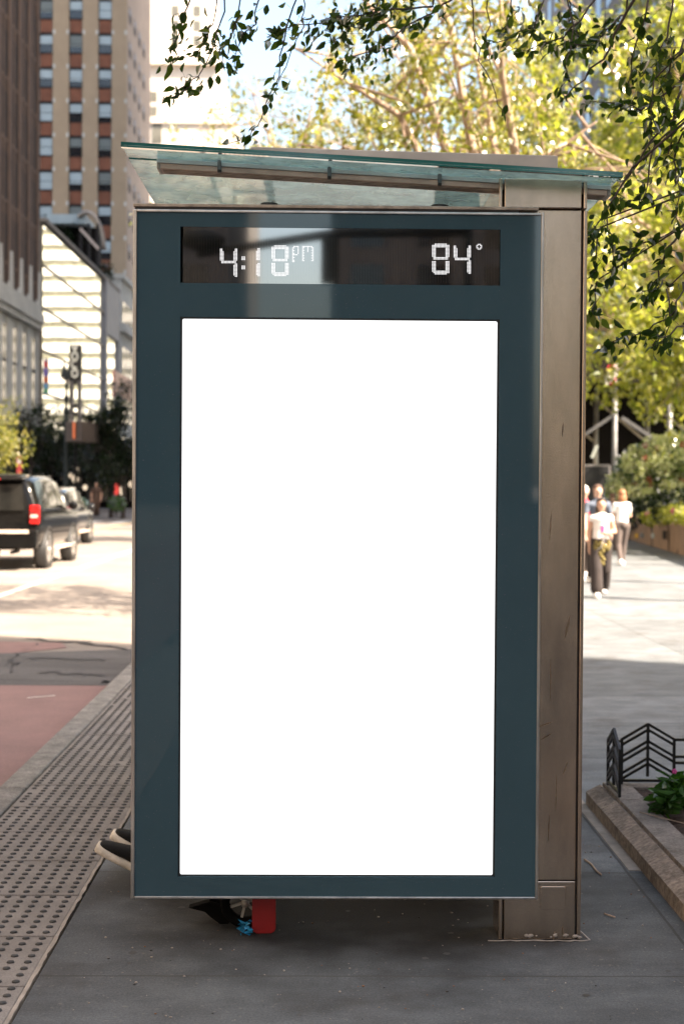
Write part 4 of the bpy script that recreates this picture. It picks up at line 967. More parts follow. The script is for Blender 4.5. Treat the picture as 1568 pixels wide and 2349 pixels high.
make_tree('street_tree', (2.7, 19.3, 0), 9, (2.2, 19.3, 7.6), (3.0, 2.4, 2.6), 8000, .11, 31, MT['leaf_sun'], MT['bark'], 'sunlit tree with pale forking limbs, nearest one behind the shelter roof', GT, .16, 9, fork=.1)
make_tree('street_tree', (12.9, 36.0, 0), 14, (9.3, 35.5, 8.7), (5.3, 3.0, 5.6), 27000, .20, 32, MT['leaf_bright'], MT['bark'], 'dense yellow-green tree whose crown hangs low over the scaffold posts', GT, .22, 16, droop=.24)
make_tree('street_tree', (3.6, 42, 0), 15, (3.4, 42, 10.0), (4.6, 3.5, 5.0), 20000, .19, 33, MT['leaf_sun'], MT['bark'], 'tall sunlit tree in the middle, rising behind the roof beam', GT, .22, 11)
make_tree('street_tree', (15.6, 40, 0), 14, (13.4, 40, 9.6), (4.4, 3.4, 5.8), 22000, .20, 34, MT['leaf_bright'], MT['bark'], 'dense yellow-green tree at the right frame edge above the hydrangea hedge', GT, .22, 12, droop=.2)
make_tree('street_tree', (14, 62, 0), 24, (12.5, 62, 15.0), (9.0, 4.5, 8.5), 36000, .30, 36, MT['leaf_bright'], MT['bark'], 'tallest tree at the back, filling the upper right behind the dark hanging sprays', GT, .30, 16, droop=.15)
make_tree('street_tree', (-1.2, 43, 0), 14, (-.6, 43, 12.2), (3.0, 3.0, 3.0), 5200, .16, 35, MT['leaf_sun'], MT['bark'], 'thin airy tree leftmost of the plaza trees, sky showing through', GT, .16, 10, spread=.55)
# dark street trees down the avenue, left
make_tree('street_tree', (16, 50, 0), 20, (10.6, 50, 16.2), (4.6, 3.5, 5.0), 17000, .26, 37, MT['leaf_bright'], MT['bark'], 'tall yellow-green tree between the two densest ones, crown high at the upper right', GT, .26, 13, droop=.15)
for k, (x, y) in enumerate(((1.6, 76), (5.5, 92), (-1.5, 104))):  # unseen dark trees added to darken the reflections in the cars
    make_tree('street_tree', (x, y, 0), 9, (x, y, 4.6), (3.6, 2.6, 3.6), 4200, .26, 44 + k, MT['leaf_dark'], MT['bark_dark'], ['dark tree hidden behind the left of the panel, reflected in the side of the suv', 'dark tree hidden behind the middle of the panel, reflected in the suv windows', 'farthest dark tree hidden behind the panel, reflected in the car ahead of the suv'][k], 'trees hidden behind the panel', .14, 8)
GL = 'street trees along the shaded side of the avenue'
Yt = 52; c = at(2, 955, Yt)
make_tree('street_tree', (c.x - .6, Yt, 0), 6, (c.x - .9, Yt, c.z + .2), (1.5, 1.6, 2.4), 3800, .15, 41, MT['leaf_sun'], MT['bark_dark'], 'bright yellow-green street tree above the black suv at the left frame edge', GL, .12, 8)
for k, (x, y, Yt, rx, rz, n, lab) in enumerate([(70, 985, 74, 1.7, 2.3, 2600, 'dark street tree above the rear window of the suv'), (118, 1000, 78, 1.8, 2.0, 2400, 'dark street tree left of the double lantern lamp post'), (255, 965, 74, 1.9, 2.0, 3400, 'dark round tree beside the left edge of the panel'), (205, 1040, 90, 2.2, 1.6, 2400, 'dark low tree under the vertical sign'), (282, 1045, 73, 1.6, 1.9, 2600, 'dark low tree hard against the panel edge, beneath the round one'), (30, 1030, 80, 2.6, 2.4, 2600, 'dark street tree behind the bright one at the left frame edge')]):
    c = at(x, y, Yt)
    make_tree('street_tree', (c.x, Yt, 0), 6, (c.x, Yt, c.z), (rx, rx, rz), n, .19, 50 + k, MT['leaf_dark'], MT['bark_dark'], lab, GL, .11, 8)

# near tree whose shaded sprays hang into the picture
nr_t = tag(empty('street_tree', (3.1, 6.9, 0)), 'nearest tree, trunk out of frame, dark shaded sprays hanging into the top and right', 'tree')
N0 = Vector((3.1, 6.9, 0))
tw = [  # (points in picture pixels, depth, leaves per metre, thickness)
 ([(442,-10),(424,28),(412,68),(396,104)], 6.0, 34, 1), ([(505,-10),(488,50),(469,96),(440,130),(392,141)], 6.1, 46, 1), ([(515,-10),(500,70),(485,120),(457,173),(430,200),(394,222)], 6.15, 44, 1),
 ([(553,-10),(537,72),(513,120),(509,169)], 6.3, 40, 1), ([(678,-10),(642,133),(634,189),(601,273),(570,310),(525,328)], 6.2, 17, 1), ([(597,-10),(581,52),(545,100),(537,153)], 6.3, 34, 1),
 ([(1000,-12),(988,12),(900,24),(827,32),(760,44),(706,52),(630,74)], 6.6, 95, 1.6), ([(1050,-10),(1000,25),(947,52),(867,100),(786,145)], 6.7, 80, 1.5), ([(700,-10),(690,60),(660,150),(605,250)], 6.3, 6, .8),
 ([(880,-10),(850,30),(800,60),(770,90)], 6.5, 80, 1), ([(1453,-10),(1395,112),(1340,180),(1299,220)], 6.4, 16, 2.2), ([(1560,180),(1540,270),(1531,353)], 5.9, 30, 2),
 ([(1565,182),(1500,228),(1469,249),(1410,240),(1353,232)], 6.0, 55, 1.6), ([(1436,25),(1390,70),(1349,100),(1278,104)], 6.4, 60, 1.4), ([(1374,-10),(1330,40),(1291,79),(1208,116)], 6.5, 60, 1.4),
 ([(1083,-10),(1085,60),(1096,116),(1133,216),(1160,270)], 6.2, 4, .9), ([(1118,-10),(1114,80),(1125,150)], 6.2, 10, .8), ([(1250,-10),(1225,60),(1160,90),(1125,98)], 6.3, 40, 1),
 ([(1490,-10),(1470,60),(1455,130),(1440,190)], 6.0, 60, 1.4), ([(1545,-10),(1530,80),(1510,140),(1470,175)], 5.8, 60, 1.4), ([(1449,385),(1414,450),(1379,510),(1346,536)], 5.9, 48, 1.4),
 ([(1500,330),(1490,401),(1471,460),(1422,466)], 6.0, 38, 1.2), ([(1566,526),(1525,573),(1516,616),(1512,655),(1473,667)], 5.8, 52, 1.6), ([(1390,500),(1398,538),(1408,596),(1402,626)], 6.1, 44, 1),
 ([(1380,520),(1371,557),(1363,616)], 6.1, 60, 1), ([(1525,540),(1490,555),(1457,567),(1425,575)], 6.0, 75, 1), ([(1566,651),(1549,710),(1514,737),(1473,760),(1428,772),(1383,792)], 5.9, 46, 1.2),
 ([(1566,743),(1535,762),(1496,792)], 5.7, 44, 1.2), ([(1372,640),(1363,680),(1358,712)], 6.1, 60, .9), ([(1530,660),(1540,720),(1520,790)], 5.9, 16, .9), ([(1568,240),(1520,300),(1480,350),(1440,400),(1410,460)], 6.0, 40, 1.8),
 ([(1560,300),(1545,370),(1556,430),(1550,500)], 5.7, 60, 1.2), ([(1568,90),(1540,140),(1520,200),(1532,260)], 5.6, 85, 1.2), ([(1500,180),(1490,260),(1500,330)], 5.9, 40, 1), ([(1315,60),(1300,150),(1285,200)], 6.4, 26, .9), ([(1170,-10),(1175,40),(1150,70)], 6.6, 60, 1), ([(1300,-10),(1310,50),(1330,90)], 6.5, 60, 1),
]
m = MB(); P, D, S = [], [], []; rng = random.Random(77); tops = []
for pts, Y, dens, th in tw:
    Y = Y + rng.uniform(-.25, .25); n = len(pts)
    W = [at(x, y, Y + rng.uniform(-.10, .10)) for x, y in pts]
    fine = []
    for a, c in zip(W, W[1:]):
        k = max(2, int((c - a).length/.05))
        for i in range(k): fine.append(a.lerp(c, i/k) + Vector((rng.gauss(0, .006), rng.gauss(0, .006), rng.gauss(0, .006))))
    fine.append(W[-1]); m.tube([p - N0 for p in fine], [.0030*th*(1 - .75*i/len(fine)) + .0008 for i in range(len(fine))], 5)
    tops.append((W[0], th)); L = sum((a - c).length for a, c in zip(W, W[1:])); nl = int(L*dens*1.9)
    for i in range(nl):
        t = rng.uniform(.12, 1)**.75; p = fine[min(len(fine) - 1, int(t*len(fine)))]
        off = Vector((rng.gauss(0, 1), rng.gauss(0, 1), rng.gauss(-.2, 1))).normalized()*abs(rng.gauss(0, .035 if dens < 50 else .06))
        if off.length > .03: m.tube([p - N0, p + off - N0], [.0011, .0007], 3)
        dirn = (fine[-1] - fine[max(0, len(fine) - 6)]).normalized()
        P.append(p + off - N0); D.append(dirn*.6 + Vector((rng.gauss(0, .6), rng.gauss(0, .6), rng.gauss(-.45, .5)))); S.append(rng.uniform(.028, .062))
boughs = [[(3.1, 6.9, 2.6), (2.6, 6.8, 3.6), (1.6, 6.7, 4.15), (.4, 6.5, 4.25), (-.7, 6.3, 4.2)], [(3.1, 6.9, 2.4), (2.5, 6.5, 3.5), (2.1, 6.2, 4.05), (1.5, 6.1, 4.3)], [(3.1, 6.9, 2.2), (2.6, 6.3, 2.9), (2.15, 5.95, 3.35), (1.85, 5.9, 3.75)], [(3.1, 6.9, 2.0), (2.6, 6.2, 2.55), (2.1, 5.9, 2.9)]]
bp = []
for bo in boughs:
    V_ = [Vector(p) for p in bo]; fn = []
    for a, c in zip(V_, V_[1:]):
        for i in range(8): fn.append(a.lerp(c, i/8) + Vector((rng.gauss(0, .012), rng.gauss(0, .012), rng.gauss(0, .012))))
    fn.append(V_[-1]); bp += fn; m.tube([p - N0 for p in fn], [.05*(1 - .8*i/len(fn)) + .006 for i in range(len(fn))], 8)
for t_, th in tops:
    q = min(bp, key=lambda p: (p - t_).length + (0 if p.z > t_.z else 1)); md = t_.lerp(q, .5) + Vector((0, 0, .12))
    m.tube([p - N0 for p in (t_, md, q)], [.0034*th, .005*th, .008], 5)
m.build('branch', MT['bark_dark'], nr_t, recalc=False)
mt_ = MB(); mt_.tube([(0, 0, 0), (-.02, .02, 1.2), (0, 0, 2.6), (-.15, 0, 4.2), (-.1, .1, 6)], [.17, .13, .12, .09, .05], 14); mt_.build('trunk', MT['bark_dark'], nr_t)
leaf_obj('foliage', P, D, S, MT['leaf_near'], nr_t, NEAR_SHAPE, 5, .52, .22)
# upper crown above the picture: limbs, twigs and leaves along them
mu = MB(); Pu, Du = [], []; rng = random.Random(19)
for k in range(9):
    a = rng.uniform(1.6, 5.2); L = rng.uniform(2.2, 4.2); z0 = rng.uniform(4.6, 5.8)
    q0 = Vector((-.12, 0, z0)); q1 = q0 + Vector((math.cos(a)*L*.5, math.sin(a)*L*.5, .7)); q2 = q0 + Vector((math.cos(a)*L, math.sin(a)*L, .8))
    mu.tube([q0, q1, q2], [.045, .03, .008], 7)
    for j in range(22):
        t = rng.uniform(.15, 1); p0 = q0.lerp(q1, t*2) if t < .5 else q1.lerp(q2, t*2 - 1)
        d = Vector((rng.gauss(0, 1), rng.gauss(0, 1), rng.gauss(.1, .5))).normalized()*rng.uniform(.3, .8); p1 = p0 + d
        p1.z = max(p1.z, 4.55); mu.tube([p0, p1], [.008, .002], 4)
        for i in range(26):
            u = rng.uniform(.15, 1.02); pp = p0.lerp(p1, u) + Vector((rng.gauss(0, .05), rng.gauss(0, .05), rng.gauss(0, .05)))
            Pu.append(pp); Du.append(d + Vector((rng.gauss(0, .5), rng.gauss(0, .5), rng.gauss(-.3, .4))))
mu.build('limb', MT['bark_dark'], nr_t, recalc=False)
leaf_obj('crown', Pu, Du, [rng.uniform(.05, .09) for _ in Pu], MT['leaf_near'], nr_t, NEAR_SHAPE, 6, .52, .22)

# ------------------------------------------------------------------ buildings
FX = -20.0                              # street line of the left-hand facades
def proj_z(y, Y): return at(170, y, Y).z
# brown brick tower, left edge
Y0b, Y1b = 74.0, at(89, 700, 100).y
Y1b = 20/((732 - 89)/3267.0)
bb = tag(empty('brick_tower', (FX - 10, 88, 0)), 'dark brown brick tower on a white stone base at the left frame edge', 'building')
B0 = Vector((FX - 10, 88, 0))
class XB(MB):
    O = B0
    def build(s, *a, **k):
        s.v = [(x - s.O.x, y - s.O.y, z - s.O.z) for x, y, z in s.v]; return MB.build(s, *a, **k)
def XBO(o):
    class Q(XB): O = o
    return Q
zc = 13.7
XB().box((FX - 20, Y0b, zc), (FX - .12, Y1b, 62)).build('wall', MT['brick'], bb)
nb = 9; bw = (Y1b - Y0b)/nb
m = XB()
for i in range(nb + 1):
    y = Y0b + i*bw; m.box((FX - .13, max(Y0b, y - .38), zc), (FX + .02, min(Y1b + .0, y + .38), 62))
    if i < nb: m.box((FX - .13, y + bw/2 - .16, zc), (FX - .06, y + bw/2 + .16, 62))
m.build('pier', MT['brick_pier'], bb)
for i in range(2, nb):
    for k in range(7):
        z = zc + 2.2 + k*3.9; y = Y0b + i*bw
        for dy in (.45, bw/2 + .18):
            w1 = bw/2 - .63
            f = XB().box((FX - .125, y + dy, z), (FX - .112, y + dy + w1, z + 2.9)).build('window', MT['wframe'], bb)
            XB().box((FX - .125, y + dy, z - .25), (FX - .07, y + dy + w1, z - .02)).build('sill', MT['brick_pier'], f)
base = XB(); base.box((FX - 20, Y0b, 0), (FX - .10, Y1b, zc - 1.2)); base.box((FX - 20, Y0b - .05, zc - 1.2), (FX + .25, Y1b + .15, zc - .75)); base.box((FX - 20, Y0b - .05, zc - .75), (FX + .38, Y1b + .25, zc - .1)); base.box((FX - 20, Y0b - .05, zc - .1), (FX + .2, Y1b + .1, zc + .5))
base.box((FX - 20, Y0b - .02, 5.4), (FX + .1, Y1b + .05, 6.3))
for i in range(nb + 1):
    y = Y0b + i*bw; ya, yb_ = max(Y0b + .01, y - .75), min(Y1b - .01, y + .75)
    base.box((FX - .11, ya, 6.3), (FX, yb_, zc - 1.2)); base.box((FX - .11, ya, 0), (FX, yb_, 5.4))
    base.prism([(y - .42, zc + .5), (y + .42, zc + .5), (y + .20, zc + 2.9), (y - .20, zc + 2.9)], 'x', FX - .11, FX + .12)
base.build('stone_base', MT['stone'], bb)
for i in range(2, nb):
    y = Y0b + i*bw
    for dy in (.82, bw/2 + .10):
        f = XB().box((FX - .099, y + dy, 6.9), (FX - .07, y + dy + bw/2 - .95, zc - 1.9)).build('window', MT['wglass'], bb)
        XB().box((FX - .069, y + dy, 9.4), (FX - .05, y + dy + bw/2 - .95, 9.6)).build('rail', MT['wframe'], f)
        XB().box((FX - .099, y + dy, 1.0), (FX - .07, y + dy + bw/2 - .95, 4.8)).build('window', MT['wglass'], bb)
# mirror glass facade with grey frame at its far end
GY0, GY1 = Y1b + 1.5, 20/((732 - 268)/3267.0)
go = Vector((FX - 8, 122, 0)); QB = XBO(go)
gf = tag(empty('glass_building', go), 'mirror-glass building with the bright banded facade across the street reflected in it', 'building')
ztop = at(90, 489, GY0).z; ztop = 20.75
GM = at(236, 900, 20/((732 - 236)/3267.0)).y
QB().box((FX - 14, GY0, 0), (FX - .12, GY1, ztop - .3)).build('wall', MT['bldg_tan'], gf)
zq = 15.6
gp = QB()
import random as _r
rg = _r.Random(6)
npan = 9; nrow = 6
for i in range(npan):
    for j in range(nrow):
        ya, yb_ = GY0 + (GM - GY0)*i/npan, GY0 + (GM - GY0)*(i + 1)/npan; za, zb = 2 + (ztop - 2.3)*j/nrow, 2 + (ztop - 2.3)*(j + 1)/nrow
        t1, t2 = rg.uniform(-.0022, .0022)*(yb_ - ya)*.25, rg.uniform(-.002, .002)*(zb - za)*.25
        gp.add([(FX + t1 + t2, ya, za), (FX - t1 + t2, yb_, za), (FX - t1 - t2, yb_, zb), (FX + t1 - t2, ya, zb)], [(0, 1, 2, 3)])
gp.add([(FX, GM + .6, 2), (FX, GY1 - .5, 2), (FX, GY1 - .5, zq), (FX, GM + .6, zq)], [(0, 1, 2, 3)])
gp.build('mirror_glazing', MT['mirror'], gf, recalc=False)
for j in (1, 2, 3, 4, 5):
    z = 2 + (ztop - 2.3)*j/nrow; QB().box((FX + .004, GY0, z - .07), (FX + .10, GM, z + .07)).build('mullion', MT['mull'], gf)
QB().box((FX - .3, GY0 - .1, ztop - .3), (FX + .25, GY1 + .15, ztop)).build('coping', MT['conc_trim'], gf)
QB().box((FX - .1, GM, 0), (FX + .3, GM + .6, ztop - .31)).build('column', MT['grey_panel'], gf)
QB().box((FX - .1, GM + .61, zq), (FX + .2, GY1 + .1, ztop - .31)).build('fascia', MT['grey_panel'], gf)
QB().box((FX - .1, GY1 - .5, 0), (FX + .2, GY1, zq - .01)).build('column', MT['grey_panel'], gf)
# roof pavilion with arched end on top of it
YP = 136.0
po = Vector((-23, YP, ztop)); RB = XBO(po)
pv = tag(empty('roof_pavilion', po), 'black roof pavilion with a pale glass strip and arched end frame above the mirror glass', 'pavilion')
xa, xb = at(108, 540, YP).x, at(214, 540, YP).x
RB().box((xa, YP + 1.5, ztop), (xb, YP + 5, at(150, 514, YP).z)).build('back_wall', MT['shed_dark'], pv)
RB().box((xa, YP - .3, at(150, 513, YP).z), (at(197, 500, YP).x, YP + 5.2, at(150, 492, YP).z)).build('roof_glazing', MT['blind'], pv)
ce = at(170, 620, YP); pts = []
for i in range(15):
    a = R(180 - 180*i/14*.93) if False else R(118 - i*8.2)
    pts.append((at(200, 560, YP).x + (at(240, 560, YP).x - at(200, 560, YP).x)*math.cos(a), YP - .5, at(200, 580, YP).z + (at(200, 489, YP).z - at(200, 580, YP).z)*math.sin(a)))
RB().tube(pts, .22, 8).build('arch', MT['flash'], pv)
m = RB(); m.add([(pts[0][0], YP - .2, ztop)] + [(p[0], YP - .2, p[2]) for p in pts] + [(pts[-1][0], YP - .2, at(200, 562, YP).z)], [tuple(range(len(pts) + 2))])
RB().bar((at(188, 525, YP).x, YP - .9, at(188, 528, YP).z), (at(230, 575, YP).x, YP - .9, at(230, 575, YP).z), .3, .25).build('rail', MT['alu'], pv)
for xx in (187, 206, 226): RB().bar((at(xx, 600, YP).x, YP - .6, ztop), (at(xx, 600, YP).x, YP - .6, at(xx, 516, YP).z), .25, .25).build('post', MT['wframe'], pv)
for k, (xx, yy, s) in enumerate([(150, 528, .9), (118, 500, .7), (240, 605, .8)]):
    c = at(xx, yy + 20, YP + .6 if k < 2 else YP + 2); rs = np.random.RandomState(60 + k); n = 260
    o = leaf_obj('foliage', rs.normal(0, .55*s, (n, 3)), rs.normal(0, 1, (n, 3)), rs.uniform(.25, .45, n), MT['leaf_dark'], None, None, k, .5)
    e = tag(empty('roof_shrub', c), ['green shrub in front of the black roof pavilion', 'green shrub at the left end of the roof pavilion', 'green shrub under the arched end of the roof pavilion'][k], 'shrub'); o.parent = e
    MB().tube([(0, 0, -1.5), (.05, 0, -.5), (0, 0, .3)], [.08, .06, .02], 6).build('trunk', MT['bark_dark'], e)
# beige pier tower with rust spandrels
YT, YT2 = 160.0, 182.0; XT = at(290, 400, YT).x; XL = XT - 19.5
to = Vector((XT - 9, YT + 10, 0)); TB = XBO(to)
tt = tag(empty('office_tower', to), 'tall beige brick tower with rust-red spandrels between its piers', 'building')
TB().box((XL, YT + .35, 0), (XT - .002, YT2, 92)).build('wall', MT['beige_side'], tt)
cols = [at(x, 300, YT).x for x in (240, 173, 105)]; sp_ = (cols[0] - cols[2])/2; cols += [cols[2] - sp_]; ww = 1.52
zw0 = at(173, 80, YT).z; fl = 77.7/3267*YT
m = TB(); xs = [XT] + [v for c in cols for v in (c + ww/2, c - ww/2)] + [XL]
for i in range(0, len(xs), 2): m.box((xs[i+1], YT, 0), (xs[i], YT + .36, 92))
m.build('pier', MT['beige'], tt)
rg = random.Random(12)
for ci, cx in enumerate(cols[:3]):
    for k in range(-1, 11):
        zt = zw0 - k*fl; h = fl*.50
        if zt < 14: continue
        TB().box((cx - ww/2 + .12, YT + .20, zt - fl + .35), (cx + ww/2 - .12, YT + .349, zt - h - .14)).build('spandrel', MT['spandrel'], tt)
        TB().box((cx - ww/2 + .01, YT + .16, zt - h - .13), (cx + ww/2 - .01, YT + .348, zt - h)).build('sill', MT['wframe'], tt)
        f = TB().box((cx - ww/2 + .01, YT + .24, zt - h + .002), (cx + ww/2 - .01, YT + .347, zt + .34)).build('window', MT['wframe'], tt)
        sp = rg.choice([0, 0, .45, 1.0, 0, .3]); bm = MT['blind'] if rg.random() < .8 else MT['blind2']
        top_h = h*.48
        TB().box((cx - ww/2 + .08, YT + .215, zt - top_h), (cx + ww/2 - .08, YT + .238, zt)).build('blind', bm, f)
        TB().box((cx - ww/2 + .08, YT + .215, zt - h + .06), (cx + ww/2 - .08, YT + .238, zt - top_h - .06)).build('pane', MT['wglass'], f)
        if sp: TB().box((cx - ww/2 + .08, YT + .205, zt - top_h - .06 - (h - top_h - .12)*sp), (cx + ww/2 - .08, YT + .214, zt - top_h - .07)).build('blind', bm, f)
for k in range(-1, 11):
    zt = zw0 - k*fl - fl + .33
    for i in range(0, len(xs), 2):
        for s_, a_ in ((1, xs[i+1]), (-1, xs[i])):
            m = TB(); m.box((min(a_, a_ + s_*.26), YT - .012, zt - .2), (max(a_, a_ + s_*.26), YT + .10, zt + .28)); m.build('stone_block', MT['stone'], tt)
band = TB(); zb = at(170, 745, YT).z; band.box((XL, YT - .02, at(170, 765, YT).z), (XT + .01, YT + .1, zb)); 
for i in range(5):
    yy = YT + 1.6 + i*4.2
    for k in range(-1, 12):
        zt = zw0 - k*fl
        if zt < 12: continue
        f = TB().box((XT - .001, yy, zt - 1.7), (XT + .03, yy + 1.7, zt)).build('window', MT['wframe'], tt) if i < 4 else None
        if f:
            TB().box((XT + .031, yy + .1, zt - .75), (XT + .04, yy + 1.6, zt - .05)).build('blind', MT['grey_panel'], f)
# white stone corner building in front of it
so = Vector((FX - 5, 150, 0)); UB = XBO(so)
ws = tag(empty('stone_building', so), 'white stone building with a cornice, a sliver seen beside the panel edge', 'building')
ya = 20/((732 - 281)/3267.0); zt = at(290, 655, 150).z
m = UB(); m.box((FX - 4.5, ya, 0), (FX - .2, ya + 9, zt)); m.box((FX - 4.5, ya - .3, zt*.76), (FX + .3, ya + 9.2, zt*.76 + .9)); m.box((FX - 4.5, ya - .1, zt), (FX + .1, ya + 9.1, zt + .5)); m.build('wall', MT['stone'], ws)
for i in range(3):
    for k in range(4): UB().box((FX - .21, ya + 1 + i*2.7, 3.2 + k*4.6), (FX - .15, ya + 2.5 + i*2.7, 6.4 + k*4.6)).build('window', MT['wglass'], ws)
# bright limestone tower beyond
YL = 235.0
MT['limewin'] = M('grey_stair_glazing', (.15, .145, .12), .5, var=.3, scale=.6)
lo = Vector((-24, YL + 8, 0)); LB = XBO(lo)
lt = tag(empty('limestone_tower', lo), 'sunlit pale limestone tower, almost white, left of the hanging leaves', 'building')
lx = lambda x: at(x, 300, YL).x
lz = lambda y: at(440, y, YL).z
m = LB(); m.box((lx(300), YL + .5, 0), (lx(478), YL + 20, 110)); m.box((lx(300), YL, 0), (lx(508), YL + 20.5, lz(150))); m.box((lx(300), YL - .5, 0), (lx(545), YL + 21, lz(285)))
for y_ in (150, 285): m.box((lx(299), YL - .9, lz(y_)), (lx(480 + (y_ == 285)*30 + 30), YL + .3, lz(y_) + 1.0))
m.build('wall', MT['pale'], lt)
for x_ in (352, 400, 450):
    for k in range(7):
        y_ = 40 + k*34 + (-30 if x_ > 360 else 0)
        if x_ > 360 and k > 2: continue
        if x_ < 360 and not (185 <= y_ <= 320): continue
        LB().box((lx(x_ - 8), YL - .56 if y_ > 285 else (YL - .06 if y_ > 150 else YL + .44), lz(y_ + 24)), (lx(x_ + 8), YL + .6, lz(y_))).build('window', MT['limewin'], lt)
m = LB(); m.box((lx(350) , YL - .6, lz(330)), (lx(372), YL + .5, lz(284))); m.build('window', MT['limewin'], lt)
# white office block far up the avenue: seen in the mirror glass
YW = 302.0
wo = Vector((20, YW + 8, 0)); WB2 = XBO(wo)
wb = tag(empty('office_block', wo), 'white office block with ribbon windows, visible as the reflection in the mirror glass', 'building')
WB2().box((-4, YW + .3, 0), (46, YW + 18, 58)).build('wall', MT['whitewall'], wb)
for k in range(17):
    z = 3.2 + k*3.25; WB2().box((-4.1, YW, z), (46.1, YW + .29, z + 1.95)).build('spandrel', MT['whitewall'], wb)
    WB2().box((-4.0, YW + .2, z + 1.96), (46, YW + .31, z + 3.24)).build('ribbon_window', MT['ribbon'], wb)
# right-hand side: shading blocks, scaffold shed, podium
def plain_block(name, label, a, b_, mat, nx, nz, faces, cat='building', wz0=4.0):
    o0 = Vector(((a[0]+b_[0])/2, (a[1]+b_[1])/2, 0)); Q = XBO(o0); r = tag(empty(name, o0), label, cat)
    Q().box(a, b_).build('wall', mat, r)
    m = Q()
    H = b_[2] - wz0 - 2; fh = H/nz
    for f in faces:
        n = nx if f in ('-x', '+x') else max(2, int(nx*(b_[0]-a[0])/max(1, (b_[1]-a[1]))))
        for k in range(nz):
            z = wz0 + k*fh
            for i in range(n):
                if f in ('-x', '+x'):
                    p = (b_[1]-a[1])/n; y = a[1] + p*(i + .25); x = a[0] if f == '-x' else b_[0]; m.box((x - .04, y, z), (x + .04, y + p*.5, z + fh*.6))
                else:
                    p = (b_[0]-a[0])/n; x = a[0] + p*(i + .25); y = a[1] if f == '-y' else b_[1]; m.box((x, y - .04, z), (x + p*.5, y + .04, z + fh*.6))
    w_ = m.build('windows', MT['wglass'], r, recalc=False); w_['kind'] = 'stuff'
    Q().box((a[0]-.4, a[1]-.4, b_[2]), (b_[0]+.4, b_[1]+.4, b_[2]+1.2)).build('cornice', mat, r)
    return r
plain_block('corner_building', 'tall building right of the plaza, out of frame, its shadow covering the shelter', (17.5, -38, 0), (24, 3.9, 46), MT['bldg_tan'], 10, 11, ('-x', '+y'))
plain_block('terrace_building', 'long building set back on the right behind the camera, out of frame', (31, -140, 0), (37, -45, 52), MT['bldg_tan'], 20, 13, ('-x',))  # unseen block added to keep sun off the ground behind the camera
plain_block('side_building', 'tall building behind the scaffold, out of frame, shading the far avenue', (24, 49.5, 0), (54, 106, 92), MT['bldg_tan'], 14, 20, ('-x', '-y'))
plain_block('avenue_tower', 'tall tower on the right of the avenue, out of frame, shading the beige tower', (26, 108, 0), (56, 176, 135), MT['bldg_dark'], 14, 28, ('-x',))
plain_block('rear_building', 'tall dark building behind the camera, reflected at the right of the panel glass', (1.15, -165, 0), (20.3, -125, 95), MT['bldg_dark'], 8, 22, ('+y', '-x'))
plain_block('rear_tower', 'dark building across the street behind the camera, reflected at the left of the panel glass', (-60, -190, 0), (-8.7, -123, 85), MT['bldg_dark'], 10, 20, ('+y',))
plain_block('side_row_building', 'dark building row along the left kerb behind the camera', (-50, -110, 0), (-21, 48, 70), MT['bldg_tan'], 26, 17, ('+x',))
m0 = Vector((-6, -15, 0)); SG = XBO(Vector((2.6, -15, 0)))
sg = tag(empty('signal_mast', (2.6, -15, 0)), 'traffic signal on a long mast arm behind the camera, reflected in the clock display', 'traffic light')
SG().tube([(2.6, -15, 0), (2.6, -15, 6.6)], [.12, .08], 10).build('pole', MT['greenpaint'], sg)
SG().tube([(2.6, -15, 6.2), (0.3, -15, 6.15), (-2.2, -15, 5.75)], [.10, .09, .07], 8).build('mast_arm', MT['greenpaint'], sg)
SG().ball((-2.1, -15, 6.0), (.42, .25, .20), 0, 12, 7).build('lamp_head', MT['greenpaint'], sg)
SG().box((.0, -15.15, 5.25), (.32, -14.85, 6.05)).build('signal_head', MT['greenpaint'], sg, bevel=.03)
# sidewalk shed (scaffold) with dark hoarding
YS = 47.0
ho = Vector((13, YS + 2, 0)); HB = XBO(ho)
shd = tag(empty('sidewalk_shed', ho), 'sidewalk scaffold shed with grey steel posts and diagonal braces under the trees', 'scaffold')
px_ = [at(1262, 1000, YS).x, at(1409, 1000, YS).x, at(1535, 1000, YS).x, at(1665, 1000, YS).x, at(1800, 1000, YS).x]
zd = at(1409, 880, YS).z
for i, x in enumerate(px_):
    HB().tube([(x, YS, 0), (x, YS, zd)], .085, 10).build('post', MT['post'], shd); HB().tube([(x, YS + 3.2, 0), (x, YS + 3.2, zd)], .085, 10).build('post', MT['galv'], shd)
zt_, zb_ = at(1400, 952, YS).z, at(1345, 1000, YS).z
sl = (zt_ - zb_)/(at(1400, 952, YS).x - at(1345, 1000, YS).x)
for i in range(4):
    xm = px_[i]; xn = px_[i+1]; zt2 = zd - .35
    if i % 2 == 0: HB().bar((xn, YS - .02, at(1400, 950, YS).z), (xm, YS - .02, at(1290, 1050, YS).z), .10, .10).build('brace', MT['brace'], shd)
    else: HB().bar((xm + (xn - xm)*.12, YS - .02, at(1450, 958, YS).z), (xn, YS - .02, at(1535, 1030, YS).z), .12, .12).build('brace', MT['brace'], shd)
    HB().bar((xm, YS + 3.2, zt2), (xn, YS + 3.2, zt2 - 1.5), .08, .08).build('brace', MT['flash'], shd)
HB().box((px_[0] - 2, YS - .3, zd), (px_[-1] + 1, YS + 4.0, zd + 1.4)).build('deck', MT['shed_dark'], shd)
HB().box((px_[0] - 2, YS + 3.8, 0), (px_[-1] + 1, YS + 4.0, zd - .01)).build('hoarding', MT['shed_dark'], shd)
x0, x1 = at(1338, 1090, YS - .6).x, at(1396, 1090, YS - .6).x
bo_ = MB(); zB0, zB1 = at(1370, 1135, YS - .6).z, at(1370, 1066, YS - .6).z
